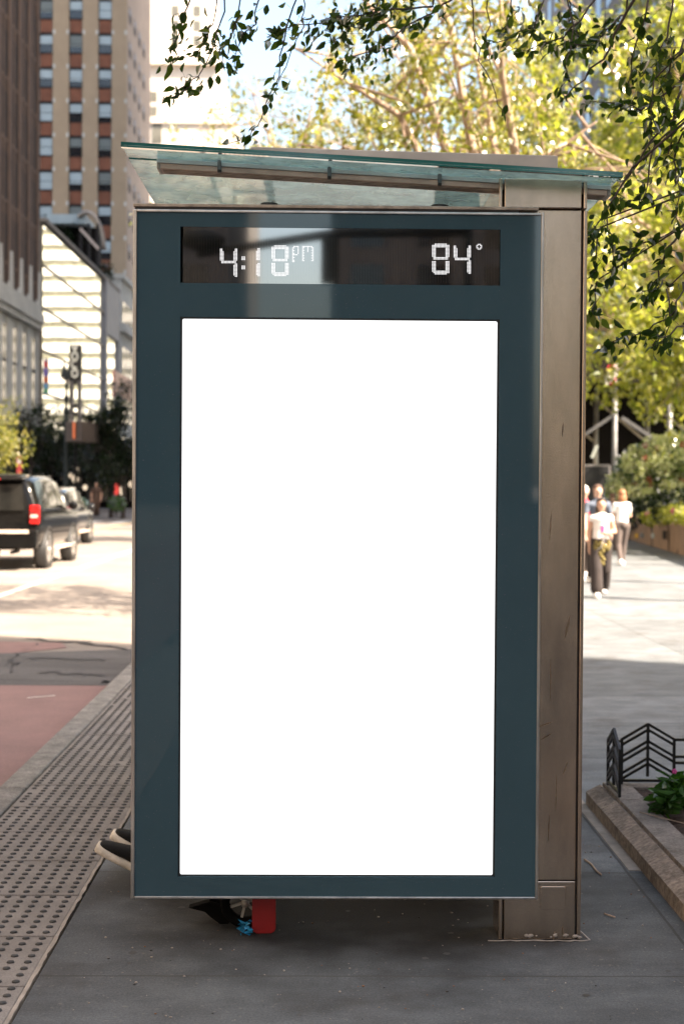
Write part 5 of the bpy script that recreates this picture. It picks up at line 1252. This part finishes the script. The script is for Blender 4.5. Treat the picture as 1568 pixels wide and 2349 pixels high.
t0 = tag(empty('notice_board', (x0, YS - .6, 0)), 'dark grey board with a thin pale rim standing under the scaffold', 'board')
MB().box((0, 0, 0), (x1 - x0, .06, zB1)).build('panel', M('dark_board', (.022, .023, .026), .6), t0)
MB().box((0, -.01, zB1 - .05), (x1 - x0, .07, zB1 + .01)).build('rim', MT['grey_panel'], t0); MB().box((x1 - x0, -.01, 0), (x1 - x0 + .05, .07, zB1)).build('rim', MT['grey_panel'], t0)
a, c = at(1369, 1022, YS + 2), at(1357, 1050, YS + 2)
o = MB().tube([(0, 0, 0), tuple(c - a)], .055, 8).build('tube_lamp', MT['tube']); o.location = a; tag(o, 'lit fluorescent tube hanging slanted under the scaffold deck', 'lamp')
# flag over the post
fl_ = tag(empty('flag', (at(1412, 900, 46.4).x, 46.4, at(1412, 905, 46.4).z)), 'red and white flag hanging among the leaves above the scaffold post', 'flag')
m = MB(); F0 = fl_.location; vs, mi = [], []
nx, nz = 8, 10
for j in range(nz + 1):
    for i in range(nx + 1):
        p = at(1391 + 24*i/nx + (nz - j)*1.0 - 6, 836 + 46*j/nz, 46.4) - F0; vs.append((p.x, .12*math.sin(i*1.3 + j*.3), p.z))
fs = [(j*(nx+1) + i, j*(nx+1) + i + 1, (j+1)*(nx+1) + i + 1, (j+1)*(nx+1) + i) for j in range(nz) for i in range(nx)]
m.add(vs, fs, 0, True); m.m = [1 if (i + j < 5 or i + j > 12) else 0 for j in range(nz) for i in range(nx)]
m.build('cloth', [MT['cloth_white'], MT['cloth_red']], fl_, recalc=False)
MB().tube([(0, .15, -.1), tuple(at(1416, 832, 46.4) - F0 + Vector((0, .15, 0)))], .03, 8).build('staff', MT['galv'], fl_)
# granite planter wall with hedges
wo_ = Vector((8.6, 38, 0)); GW = XBO(wo_)
gw = tag(empty('planter_wall', wo_), 'curved brown granite planter wall with small plates on its face, right of the walkers', 'wall')
e1 = [gnd(1436, 1236), gnd(1450, 1240), gnd(1568, 1275), gnd(1700, 1318)]
zh = .66
m = GW(); n = len(e1)
for a, c in zip(e1, e1[1:]):
    d = (c - a); nrm = Vector((-d.y, d.x, 0)).normalized(); nrm = nrm if nrm.x > 0 else -nrm
    A2, C2 = a + nrm*.35, c + nrm*.35
    m.add([(*p.xy, z) for z in (0, zh) for p in (a, c, C2, A2)], [(0, 1, 2, 3), (4, 5, 6, 7), (0, 1, 5, 4), (1, 2, 6, 5), (2, 3, 7, 6), (3, 0, 4, 7)])
    a_, c_ = a - nrm*.03, c - nrm*.03
    m.add([(*p.xy, z) for z in (zh, zh + .10) for p in (a_, c_, C2, A2)], [(0, 1, 2, 3), (4, 5, 6, 7), (0, 1, 5, 4), (1, 2, 6, 5), (2, 3, 7, 6), (3, 0, 4, 7)])
m.build('wall_stone', MT['wall_granite'], gw)
def wallpt(x, y):
    for a, c in zip(e1, e1[1:]):
        r_ = ray(x, y); den = r_.x*(c.y - a.y) - r_.y*(c.x - a.x)
        t = (a.x*(c.y - a.y) - a.y*(c.x - a.x))/den; p = Vector((0, 0, CAM_H)) + r_*t
        if min(a.y, c.y) - .2 <= p.y <= max(a.y, c.y) + .2: return p
    return p
for x, y, wv, hv, mat in ((1460, 1206, .20, .16, 'wframe'), (1446, 1218, .07, .14, 'greyblue'), (1461, 1229, .13, .13, 'brass'), (1474, 1228, .16, .13, 'greyblue'), (1499, 1229, .11, .13, 'blind'), (1526, 1227, .16, .22, 'wframe')):
    p = wallpt(x, y)
    GW().box((p.x - .05, p.y - wv, p.z - hv/2), (p.x + .05, p.y + wv, p.z + hv/2)).build('plate', MT[mat], gw)
def hedge(name, label, cells, leaf, mat, seed, n, blooms=None, cat='hedge', group=None):
    c0 = Vector(cells[0][0]); r = tag(empty(name, (c0.x, c0.y, 0)), label, cat, group); O = Vector((c0.x, c0.y, 0)); rs = np.random.RandomState(seed)
    P, D = [], []
    for c, rad in cells:
        k = n//len(cells); q = rs.normal(size=(k, 3)); q /= np.linalg.norm(q, axis=1, keepdims=True); rr = rs.uniform(.6, 1.06, k)[:, None]
        P.append(np.array(c) - np.array(O) + q*rr*np.array(rad)); D.append(q + rs.normal(0, .6, (k, 3)) - np.array([0, 0, .2]))
    P, D = np.concatenate(P), np.concatenate(D); P[:, 2] = np.maximum(P[:, 2], .05)
    leaf_obj('foliage', P, D, leaf*rs.uniform(.7, 1.3, len(P)), mat, r, None, seed, .6)
    m = MB(); rg = random.Random(seed)
    for c, rad in cells:
        c = Vector(c) - O
        for k in range(4): m.tube([(c.x + rg.uniform(-.1, .1), c.y, 0), (c.x + rg.uniform(-.6, .6)*rad[0], c.y + rg.uniform(-.5, .5)*rad[1], c.z + rg.uniform(-.2, .6)*rad[2])], [.03, .012], 5)
    m.tube([Vector((c[0] - O.x, c[1] - O.y, .03)) for c, _ in cells] + [Vector((cells[-1][0][0] - O.x + .05, cells[-1][0][1] - O.y, .03))], .02, 5)
    m.build('stem', MT['bark_dark'], r, recalc=False)
    if blooms:
        for mat_, cnt, rad_, zlo in blooms:
            bp_, bd_ = [], []
            for k in range(cnt):
                ci, (c, rad) = rg.randrange(len(cells)), (0, 0); c, rad = cells[ci]
                q = rs.normal(size=3); q[1] = -abs(q[1]) - .3; q[2] = q[2] if q[2] > zlo else abs(q[2]); q /= np.linalg.norm(q)
                ctr = np.array(c) - np.array(O) + q*np.array(rad)*1.03
                if ctr[2] < .3: continue
                z = rs.normal(size=(26, 3)); z /= np.linalg.norm(z, axis=1, keepdims=True)
                bp_.append(ctr + z*rad_); bd_.append(z*.3 + rs.normal(0, 1, (26, 3)))
            o = leaf_obj('blossoms', np.concatenate(bp_), np.concatenate(bd_), np.full(sum(len(b) for b in bp_), rad_*.85), mat_, r, None, seed + 1, .8); o['kind'] = 'stuff'
    return r
YH = 45.0
hp = lambda x, y, Y=YH: tuple(at(x, y, Y))
wy = lambda x: wallpt(min(x, 1690), 1225).y
hedge('hydrangea_hedge', 'tall hydrangea hedge with pale cream blossoms behind the granite wall', [(hp(1421, 1128), (.42, .5, .55)), (hp(1458, 1095), (.7, .7, .85)), (hp(1500, 1080), (.75, .8, 1.0)), (hp(1555, 1070), (.8, .8, 1.1)), (hp(1610, 1075), (.8, .8, 1.0)), (hp(1520, 1130), (1.0, .7, .7)), (hp(1450, 1140), (.75, .7, .55))], .16, MT['leaf_mid'], 71, 6200, [(MT['bloom'], 150, .15, -.15), (MT['redbloom'], 26, .07, -.9)])
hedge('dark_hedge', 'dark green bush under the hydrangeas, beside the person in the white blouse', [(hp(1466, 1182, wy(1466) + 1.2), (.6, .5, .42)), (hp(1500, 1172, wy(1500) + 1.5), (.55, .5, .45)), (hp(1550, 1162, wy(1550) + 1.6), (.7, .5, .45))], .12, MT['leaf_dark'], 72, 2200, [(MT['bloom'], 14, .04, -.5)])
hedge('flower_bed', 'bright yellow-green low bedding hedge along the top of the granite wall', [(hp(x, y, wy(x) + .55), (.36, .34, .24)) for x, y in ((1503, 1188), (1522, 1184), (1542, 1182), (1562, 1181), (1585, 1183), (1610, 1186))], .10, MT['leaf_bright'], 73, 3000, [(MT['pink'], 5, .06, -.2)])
Yp = wy(1507) + .9
o = MB().box((-.14, -.1, 0), (.14, .1, at(1507, 1165, Yp).z)).build('stone_post', MT['conc_trim'], bevel=.02); o.location = (at(1507, 1170, Yp).x, Yp, 0); tag(o, 'short pale stone post behind the yellow-green bedding hedge', 'post')
# out-of-frame posts whose thin shadows stripe the plaza
for k, (yy, xx) in enumerate(((1374, 1455), (1335, 1475), (1294, 1435))):
    g = gnd(xx, yy); H_ = 5.5; s = H_/math.tan(SUN_EL); hx, hy = SUN_DIR.x/SUN_DIR.xy.length, SUN_DIR.y/SUN_DIR.xy.length
    r = tag(empty('lamp_post', (g.x + hx*s, g.y + hy*s, 0)), ['nearest plaza lamp post out of frame, casting the lowest thin shadow', 'middle plaza lamp post out of frame, casting the middle thin shadow', 'farthest plaza lamp post out of frame, casting the long upper shadow'][k], 'lamp post', 'plaza lamp posts')
    MB().tube([(0, 0, 0), (0, 0, H_)], .10, 10).build('pole', MT['iron'], r); MB().lathe([(.08, 0), (.2, .12), (.16, .42), (.04, .55)], (0, 0, H_), 12).build('lamp_head', MT['iron'], r)

# ------------------------------------------------------------------ vehicles
def make_car(name, label, paint, loc, rz=0, L=5.5, W=2.04, H=1.90, group='vehicles on the avenue'):
    r = tag(empty(name, loc, rz), label, 'car', group); hw = W/2
    # local: rear at y=0, front at y=L; stations: y, ground clearance, belt height, roof height (or hood), roof half width, body half width
    st = [(0.0, .50, 1.12, 1.70, .70, .93), (.05, .42, 1.13, 1.78, .74, .98), (.35, .38, 1.14, 1.84, .76, 1.0), (1.2, .36, 1.15, 1.87, .77, 1.0), (2.4, .36, 1.14, 1.87, .77, 1.0), (3.1, .36, 1.13, 1.82, .75, 1.0), (3.45, .36, 1.12, 1.62, .72, 1.0), (3.95, .36, 1.11, 1.20, .70, .995), (4.6, .38, 1.06, 1.15, .66, .98), (5.2, .40, .98, 1.06, .58, .94), (5.45, .48, .85, .90, .50, .86)]
    def ring(s):
        y, zc_, zb, zr, wr, wb = s; q = L/5.5; hh = H/1.9
        pts = [(0, zc_), (wb*.86, zc_), (wb*.97, zc_ + .10), (wb, (zc_ + zb)/2), (wb*.985, zb - .03), (wb*.965, zb + .02), ((wr + .02), zr - .09), (wr - .10, zr - .01), (0, zr + .02)]
        pts = [(x*hw, z*hh) for x, z in pts]
        ly = lambda z: y*q + (max(0, z - 1.13*hh)*.26 if y < .2 else (max(0, z - 1.13*hh)*.16 if y < .5 else 0))
        return [(x, ly(z), z) for x, z in pts] + [(-x, ly(z), z) for x, z in pts[-2:0:-1]]
    rings = [ring(s) for s in st]; n = len(rings[0]); m = MB()
    m.add([p for q in rings for p in q], [(i*n + j, i*n + (j+1) % n, (i+1)*n + (j+1) % n, (i+1)*n + j) for i in range(len(rings) - 1) for j in range(n)] + [tuple(range(n-1, -1, -1)), tuple(range((len(rings)-1)*n, len(rings)*n))], 0, True)
    body = m.build('body', paint, r); body.modifiers.new('Subsurf', 'SUBSURF').render_levels = 2
    # glasshouse: quads lifted off the side between belt and roof line
    def side(y, t, sg):
        q = L/5.5; hh = H/1.9; ys = [s[0] for s in st]
        i = max(0, min(len(st) - 2, next((k for k in range(len(st) - 1) if ys[k+1] >= y), len(st) - 2))); f = (y - ys[i])/(ys[i+1] - ys[i])
        g = [a + (b_ - a)*f for a, b_ in zip(st[i], st[i+1])]
        x0_, z0_, x1_, z1_ = g[5]*.965, g[2] + .02, g[4] + .02, g[3] - .09
        return (sg*((x0_ + (x1_ - x0_)*t)*hw + .004), y*q, (z0_ + (z1_ - z0_)*t)*hh)
    for sg in (-1, 1):
        for ya, yb_, yc, yd in ((.32, 1.28, .42, 1.28), (1.40, 2.28, 1.40, 2.24), (2.40, 3.42, 2.36, 2.98)):
            m = MB(); k = 5; vs = []
            for i in range(k + 1):
                f = i/k; vs += [side(ya + (yb_ - ya)*f, .06, sg), side((ya + yc)/2 + ((yb_ + yd)/2 - (ya + yc)/2)*f, .5, sg), side(yc + (yd - yc)*f, .93, sg)]
            vs2 = [(x - sg*.03, y, z) for x, y, z in vs]; nn = len(vs)
            fs = [(i*3 + j, i*3 + j + 1, i*3 + j + 4, i*3 + j + 3) for i in range(k) for j in range(2)]
            m.add(vs, fs, 0, True); m.build('side_window', MT['carglass'], r, recalc=False)
        MB().bar((sg*(hw*.985), .35*L/5.5, 1.165*H/1.9), (sg*hw*.99, 3.6*L/5.5, 1.155*H/1.9), .012, .03).build('belt_trim', MT['chrome'], r)
        MB().bar((sg*hw*.66, .5, H*.962), (sg*hw*.66, 3.0*L/5.5, H*.962), .04, .045).build('roof_rail', MT['chrome'], r)
        MB().bar((sg*(hw - .06), 1.75*L/5.5, .40), (sg*(hw - .06), 3.6*L/5.5, .40), .18, .05).build('side_step', MT['alu'], r)
        m = MB(); m.ball((sg*(hw + .11), 3.35*L/5.5, 1.22*H/1.9), (.12, .07, .10), 0, 10, 7); m.build('mirror', paint, r)
        m = MB(); z0_, z1_ = .90*H/1.9, 1.27*H/1.9
        m.prism([(-.012, z0_), (.10, z0_ + .02), (.13, z1_ - .03), (.02, z1_)], 'x', min(sg*hw*.79, sg*hw*.985), max(sg*hw*.79, sg*hw*.985)); tl_ = m.build('tail_lamp', MT['tail'], r, bevel=.02)
        xa_, xb_ = min(sg*hw*.80, sg*hw*.975), max(sg*hw*.80, sg*hw*.975)
        for f_ in (.30, .62): MB().box((xa_, -.022, z0_ + (z1_ - z0_)*f_), (xb_, .03, z0_ + (z1_ - z0_)*f_ + .014)).build('divider', MT['black'], tl_)
        MB().box((xa_ + .02, -.020, z0_ + (z1_ - z0_)*.34), (xb_ - .02, .02, z0_ + (z1_ - z0_)*.50)).build('reverse_lens', MT['lampglass'], tl_)
        m = MB(); m.ball((sg*hw*.66, L - .22, .80*H/1.9), (.22, .12, .11), 0, 10, 7); m.build('headlight', MT['chrome'], r)
        for yy in (1.05*L/5.5, 4.05*L/5.5):
            m = MB(); m.lathe([(.475, sg*(hw - .20)), (.475, sg*(hw + .004)), (.44, sg*(hw + .005)), (.41, sg*(hw - .20))], (0, yy, .42), 28, axis='x'); m.f = m.f[:-2]; m.m = m.m[:-2]; m.sm = m.sm[:-2]
            m.build('wheel_arch', MT['black'], r, recalc=False)
            wh = empty('wheel', (sg*(hw - .13), yy, .405)); wh.parent = r
            m = MB(); m.lathe([(.27, -.13), (.38, -.135), (.405, -.09), (.405, .09), (.38, .135), (.27, .13)], (0, 0, 0), 32, axis='x'); m.build('tyre', MT['tyre'], wh)
            m = MB(); m.lathe([(.275, sg*.05), (.278, sg*.132), (.25, sg*.138), (.24, sg*.07)], (0, 0, 0), 28, axis='x')
            for k in range(6):
                a = 2*math.pi*k/6; m.bar((sg*.125, .03*math.cos(a), .03*math.sin(a)), (sg*.125, .26*math.cos(a), .26*math.sin(a)), .03, .085)
            m.lathe([(.07, sg*.10), (.06, sg*.15), (.02, sg*.155)], (0, 0, 0), 14, axis='x'); m.build('rim', MT['chrome'], wh, recalc=False)
    hh = H/1.9
    m = MB(); m.prism([(-hw*.70, 1.16*hh), (hw*.70, 1.16*hh), (hw*.62, 1.66*hh), (-hw*.62, 1.66*hh)], 'y', -.012, .01)
    o = m.build('rear_window', MT['carglass'], r); 
    for v in o.data.vertices: v.co.y += max(0, (v.co.z - 1.13*hh))*.28 - .002
    MB().box((-hw*.66, -.02, 1.74*hh), (hw*.66, .26, 1.79*hh)).build('spoiler', paint, r, bevel=.02)
    MB().box((-.22, -.028, 1.745*hh), (.22, -.021, 1.78*hh)).build('brake_lamp', MT['tail'], r)
    MB().box((-hw*.96, -.12, .46), (hw*.96, .10, .80*hh)).build('bumper', paint, r, bevel=.04)
    MB().box((-hw*.80, -.135, .72*hh), (hw*.80, -.118, .79*hh)).build('bumper_trim', MT['alu'], r, bevel=.005)
    MB().box((-.17, -.022, .90*hh), (.17, -.008, 1.02*hh)).build('number_plate', MT['brass'], r)
    MB().box((-hw*.60, .01, 1.055*hh), (-hw*.25, -.02, 1.075*hh)).build('trim_bar', MT['chrome'], r)
    MB().tube([(hw*.45, -.05, .38), (hw*.45, .6, .38)], .04, 8).build('exhaust', MT['iron'], r)
    m = MB(); m.prism([(-hw*.62, 1.16*hh), (hw*.62, 1.16*hh), (hw*.60, 1.62*hh), (-hw*.60, 1.62*hh)], 'y', 0, .01)
    o = m.build('windscreen', MT['carglass'], r)
    for v in o.data.vertices: v.co.y += (3.99 - (v.co.z/hh - 1.16)*1.18)*L/5.5
    return r
MT['darkcar'] = M('dark_grey_car_paint', (.015, .016, .018), .15, 0, var=.1, coat=.3, spec=.3)
gR = gnd(100, 1303, RZ)                # where the rear right tyre meets the road
make_car('suv', 'large black suv with chrome trim driving away at the left frame edge', MT['carpaint'], (gR.x - .90, gR.y - 1.05, RZ), 0, H=2.03)
make_car('suv', 'smaller dark car ahead of the black suv, only its right side showing', MT['darkcar'], (at(184, 1150, 41).x - .98, 39.5, RZ), 0, L=4.8, W=1.9, H=1.72)

# ------------------------------------------------------------------ street furniture and shop fronts far down the avenue
def lamp(xb, Yl):
    g = at(xb, 1180, Yl); r = tag(empty('street_lamp', (g.x, Yl, 0)), 'dark street lamp with two hanging lantern heads on one post', 'street lamp')
    Z = lambda y: at(xb, y, Yl).z
    X = lambda x: at(x, 900, Yl).x - g.x
    m = MB(); m.tube([(0, 0, 0), (0, 0, 1.0), (0, 0, Z(945)), (0, 0, Z(940)), (0, 0, Z(850))], [.20, .14, .12, .07, .06], 10); m.build('post', MT['greenpaint'], r)
    m = MB()
    for yy, rr in ((945, .16), (915, .14), (886, .10)): m.ball((0, 0, Z(yy)), (rr, rr, rr*1.6), 0, 10, 8)
    m.build('collar', MT['greenpaint'], r)
    for xx, yt, yb_ in ((147, 838, 866), (157, 850, 872)):
        m = MB(); m.lathe([(.02, Z(yt - 14)), (.035, Z(yt - 4)), (.06, Z(yt)), (.16, Z(yb_ - 10)), (.21, Z(yb_ - 4)), (.20, Z(yb_))], (X(xx), 0, 0), 14); h = m.build('lantern_hood', MT['greenpaint'], r)
        MB().ball((X(xx), 0, Z(yb_ + 1)), (.12, .12, .13), 0, 12, 8).build('globe', MT['lampglass'], h)
    MB().tube([(0, 0, Z(895)), (X(157)*.5, 0, Z(876)), (X(152), 0, Z(850))], .04, 6).build('arm', MT['greenpaint'], r)
lamp(151.5, 72.0)
# tall sign of black panel with pale letters, dotted columns below, over a brown marquee
YV = 70.0
vx = lambda x: at(x, 900, YV).x
vz = lambda y: at(170, y, YV).z
vo = Vector((vx(171), YV, 0))
vs_ = tag(empty('vertical_sign', (vo.x, YV, vz(960))), 'tall black vertical sign with stacked pale letters above dotted columns', 'sign')
VO = Vector((vo.x, YV, vz(960))); VB = XBO(VO)
VB().box((vx(158.5), YV, vz(875)), (vx(184.5), YV + .5, vz(790.5))).build('sign_face', MT['signblack'], vs_)
def glyph(ch, yc):
    s = .165; st = {'M': [(-.8, -1, -.8, 1), (-.8, 1, 0, -.3), (0, -.3, .8, 1), (.8, 1, .8, -1)], 'V': [(-.8, 1, 0, -1), (0, -1, .8, 1)], 'C': None, 'O': None}[ch]
    m = VB(); cx, cz = vx(171.3), vz(yc)
    if st:
        for a, b_, c, d_ in st: m.bar((cx + a*s, YV - .02, cz + b_*s*1.15), (cx + c*s, YV - .02, cz + d_*s*1.15), .05, .085)
    else:
        a0, a1 = (0, 360) if ch == 'O' else (50, 310); n = 18
        pts = [(cx + s*.82*math.cos(R(a0 + (a1 - a0)*i/n)), YV - .02, cz + s*1.1*math.sin(R(a0 + (a1 - a0)*i/n))) for i in range(n + 1)]
        for p, q in zip(pts, pts[1:]): m.bar(p, q, .05, .085)
    m.build('letter', MT['signwhite'], vs_, recalc=False)
for ch, yc in (('V', 796.5), ('O', 817), ('C', 835), ('O', 856)): glyph(ch, yc)
for xa, xb in ((158.5, 167), (177.5, 185)):
    m = VB(); m.box((vx(xa), YV + .05, vz(966)), (vx(xb), YV + .35, vz(875.5))); col = m.build('dotted_column', MT['grey_panel'], vs_)
    m = VB()
    for j in range(27):
        for i in range(3):
            x = vx(xa + (xb - xa)*(i + .5)/3); z = vz(879 + j*3.2); m.box((x - .03, YV + .03, z - .02), (x + .03, YV + .049, z + .02))
    m.build('dots', MT['signblack'], col, recalc=False)
for yy in (876, 931, 949): VB().box((vx(166), YV + .1, vz(yy) - .1), (vx(178.5), YV + .4, vz(yy) + .1)).build('bracket', MT['signblack'], vs_)
q = MB(); x0, x1 = vx(146), vx(205)
mq = tag(empty('marquee', (x0, YV + .5, 0)), 'brown box marquee beneath the tall vertical sign', 'marquee'); QO = XBO(Vector((x0, YV + .5, 0)))
QO().prism([(x0, YV + .52), (vx(190), YV - .35), (x1, YV + 1.4), (x1, YV + 6), (x0, YV + 6)], 'z', vz(1012), vz(966)).build('box', MT['marquee'], mq)
QO().box((vx(168), YV - .12, vz(1006)), (vx(173), YV + .02, vz(968))).build('poster_strip', MT['orange'], mq)
for xx in (150, 200): QO().tube([(vx(xx), YV + 3, 0), (vx(xx), YV + 3, vz(1010))], .08, 8).build('post', MT['wframe'], mq)
# long banner with coloured squares
YB = 84.0
bx = lambda x: at(x, 860, YB).x; bz = lambda y: at(105, y, YB).z
br = tag(empty('banner', (bx(105), YB, bz(905))), 'long hanging banner with red, purple, orange, blue and green patches', 'banner'); BO = XBO(Vector((bx(105), YB, bz(905))))
BO().box((bx(99.5), YB, bz(905)), (bx(111), YB + .06, bz(824))).build('cloth', MT['bannergrey'], br)
for y0_, y1_, mt in ((828, 843, 'redb'), (846, 862, 'purple'), (864, 878, 'orange'), (880, 890, 'blue'), (892, 902, 'greenb')):
    BO().box((bx(100.5), YB - .02, bz(y1_)), (bx(110), YB - .003, bz(y0_))).build('patch', MT[mt], br)
BO().box((bx(88), YB + .02, bz(823)), (bx(111), YB + .10, bz(821))).build('bracket', MT['wframe'], br)
# awnings and shop fronts, each one standing under the trees
def shop(xa, xb, Ys, ytop, yaw_, label, lights, seed):
    sx = lambda x: at(x, 1100, Ys).x; sz = lambda y: at(150, y, Ys).z
    o0 = Vector((sx((xa + xb)/2), Ys, 0)); Q = XBO(o0); r = tag(empty('shop_front', o0), label, 'shop')
    Q().box((sx(xa), Ys + 1.2, 0), (sx(xb), Ys + 1.5, sz(ytop))).build('wall', MT['shed_dark'], r)
    zt = sz(yaw_)
    Q().prism([(Ys - 1.4, zt - .9), (Ys - 1.35, zt - 1.15), (Ys + 1.19, zt - .25), (Ys + 1.19, zt)], 'x', sx(xa), sx(xb)).build('awning', MT['awning'], r)
    rg = random.Random(seed); n = max(2, int((xb - xa)/18))
    for i in range(n):
        x = xa + (xb - xa)*(i + .5)/n; Q().box((sx(x - 6), Ys + 1.1, .5), (sx(x + 6), Ys + 1.19, zt - 1.3)).build('window', MT['wglass'], r)
    for x, y, s, mt in lights: Q().ball((sx(x), Ys + .9, sz(y)), (s, s, s*1.25), 0, 8, 6).build('lamp', MT[mt], r)
shop(-30, 92, 92, 985, 1030, 'dark shop front behind the suv with a black awning', [(44, 1030, .25, 'redb')], 1)
shop(92, 205, 96, 1010, 1030, 'dark shop front under the brown marquee with small warm lamps', [(118, 1056, .13, 'shopglow'), (172, 1078, .15, 'shopglow'), (162, 1068, .12, 'lampglass'), (178, 1046, .12, 'lampglass'), (156, 1090, .13, 'shopglow'), (167, 1098, .22, 'shopglow'), (178, 1100, .12, 'lampglass'), (136, 1098, .10, 'lampglass'), (190, 1118, .15, 'shopglow')], 2)
shop(205, 330, 94, 1005, 1040, 'dark shop front beside the panel edge with red and warm lamps', [(262, 1117, .2, 'redglow'), (262, 1126, .2, 'redglow'), (252, 1126, .12, 'redb'), (275, 1122, .15, 'shopglow'), (275, 1130, .13, 'shopglow'), (254, 1062, .10, 'lampglass'), (296, 1110, .16, 'shopglow'), (238, 1110, .10, 'lampglass'), (225, 1115, .10, 'lampglass')], 3)
Yr = 70
x = at(44, 1060, Yr); r = tag(empty('parking_sign', (x.x, Yr, 0)), 'narrow red street sign board on a post above the suv roof', 'sign')
zt, zb = at(44, 1046, Yr).z, at(44, 1086, Yr).z
MB().box((-.13, -.02, zb), (.13, .02, zt)).build('sign_board', MT['redb'], r); MB().box((-.08, -.026, zt - .35), (.08, -.021, zt - .15)).build('marking', MT['cloth_white'], r); MB().tube([(0, .05, 0), (0, .05, zt + .1)], .03, 8).build('post', MT['galv'], r)
Yr = 80
x = at(230, 930, Yr); xa, xb = at(225, 900, Yr).x, at(284, 900, Yr).x
x0, x1 = at(262, 860, 76).x, at(300, 860, 76).x
r = tag(empty('wall_sign', (x0, 76, at(270, 880, 76).z)), 'pale pink box sign with a dark red end beside the panel edge', 'sign'); O_ = XBO(Vector((x0, 76, at(270, 880, 76).z)))
O_().prism([(x0, at(264, 904, 76).z), (x1, at(285, 922, 76).z), (x1, at(285, 870, 76).z), (x0, at(264, 848, 76).z)], 'y', 76, 76.4).build('sign_face', M('pink_sign', (.55, .40, .32), .6), r)
O_().prism([(at(258.5, 860, 76).x, at(264, 912, 76).z), (x0 - .01, at(264, 905, 76).z), (x0 - .01, at(264, 848, 76).z), (at(258.5, 860, 76).x, at(264, 856, 76).z)], 'y', 75.98, 76.38).build('sign_end', MT['redb'], r)
for k, (x_, y_, Y_, s, lab) in enumerate([(268, 1156, 72, .42, 'bright green round bush at the far kerb beside the panel edge'), (188, 1158, 66, .30, 'bright green bush just right of the cars')]):
    hedge('bush', lab, [(tuple(at(x_, y_, Y_)), (s, s, s*.9))], .14, M('bright_bush', (.06, .16, .02), .8) if False else LEAF('bright_bush', (.03, .085, .010), (.075, .16, .02), .4), 90 + k, 420, cat='bush')
p6 = at(221, 1165, 71); person((p6.x, 71, 0), R(0), 1.72, 'person in brown clothes at the far kerb, left of the round green bush', MT['skin'], MT['cloth_far'], MT['cloth_far'], MT['cloth_black'], MT['hair_dark'], stride=.3, group='people on the far pavement', sex='m')
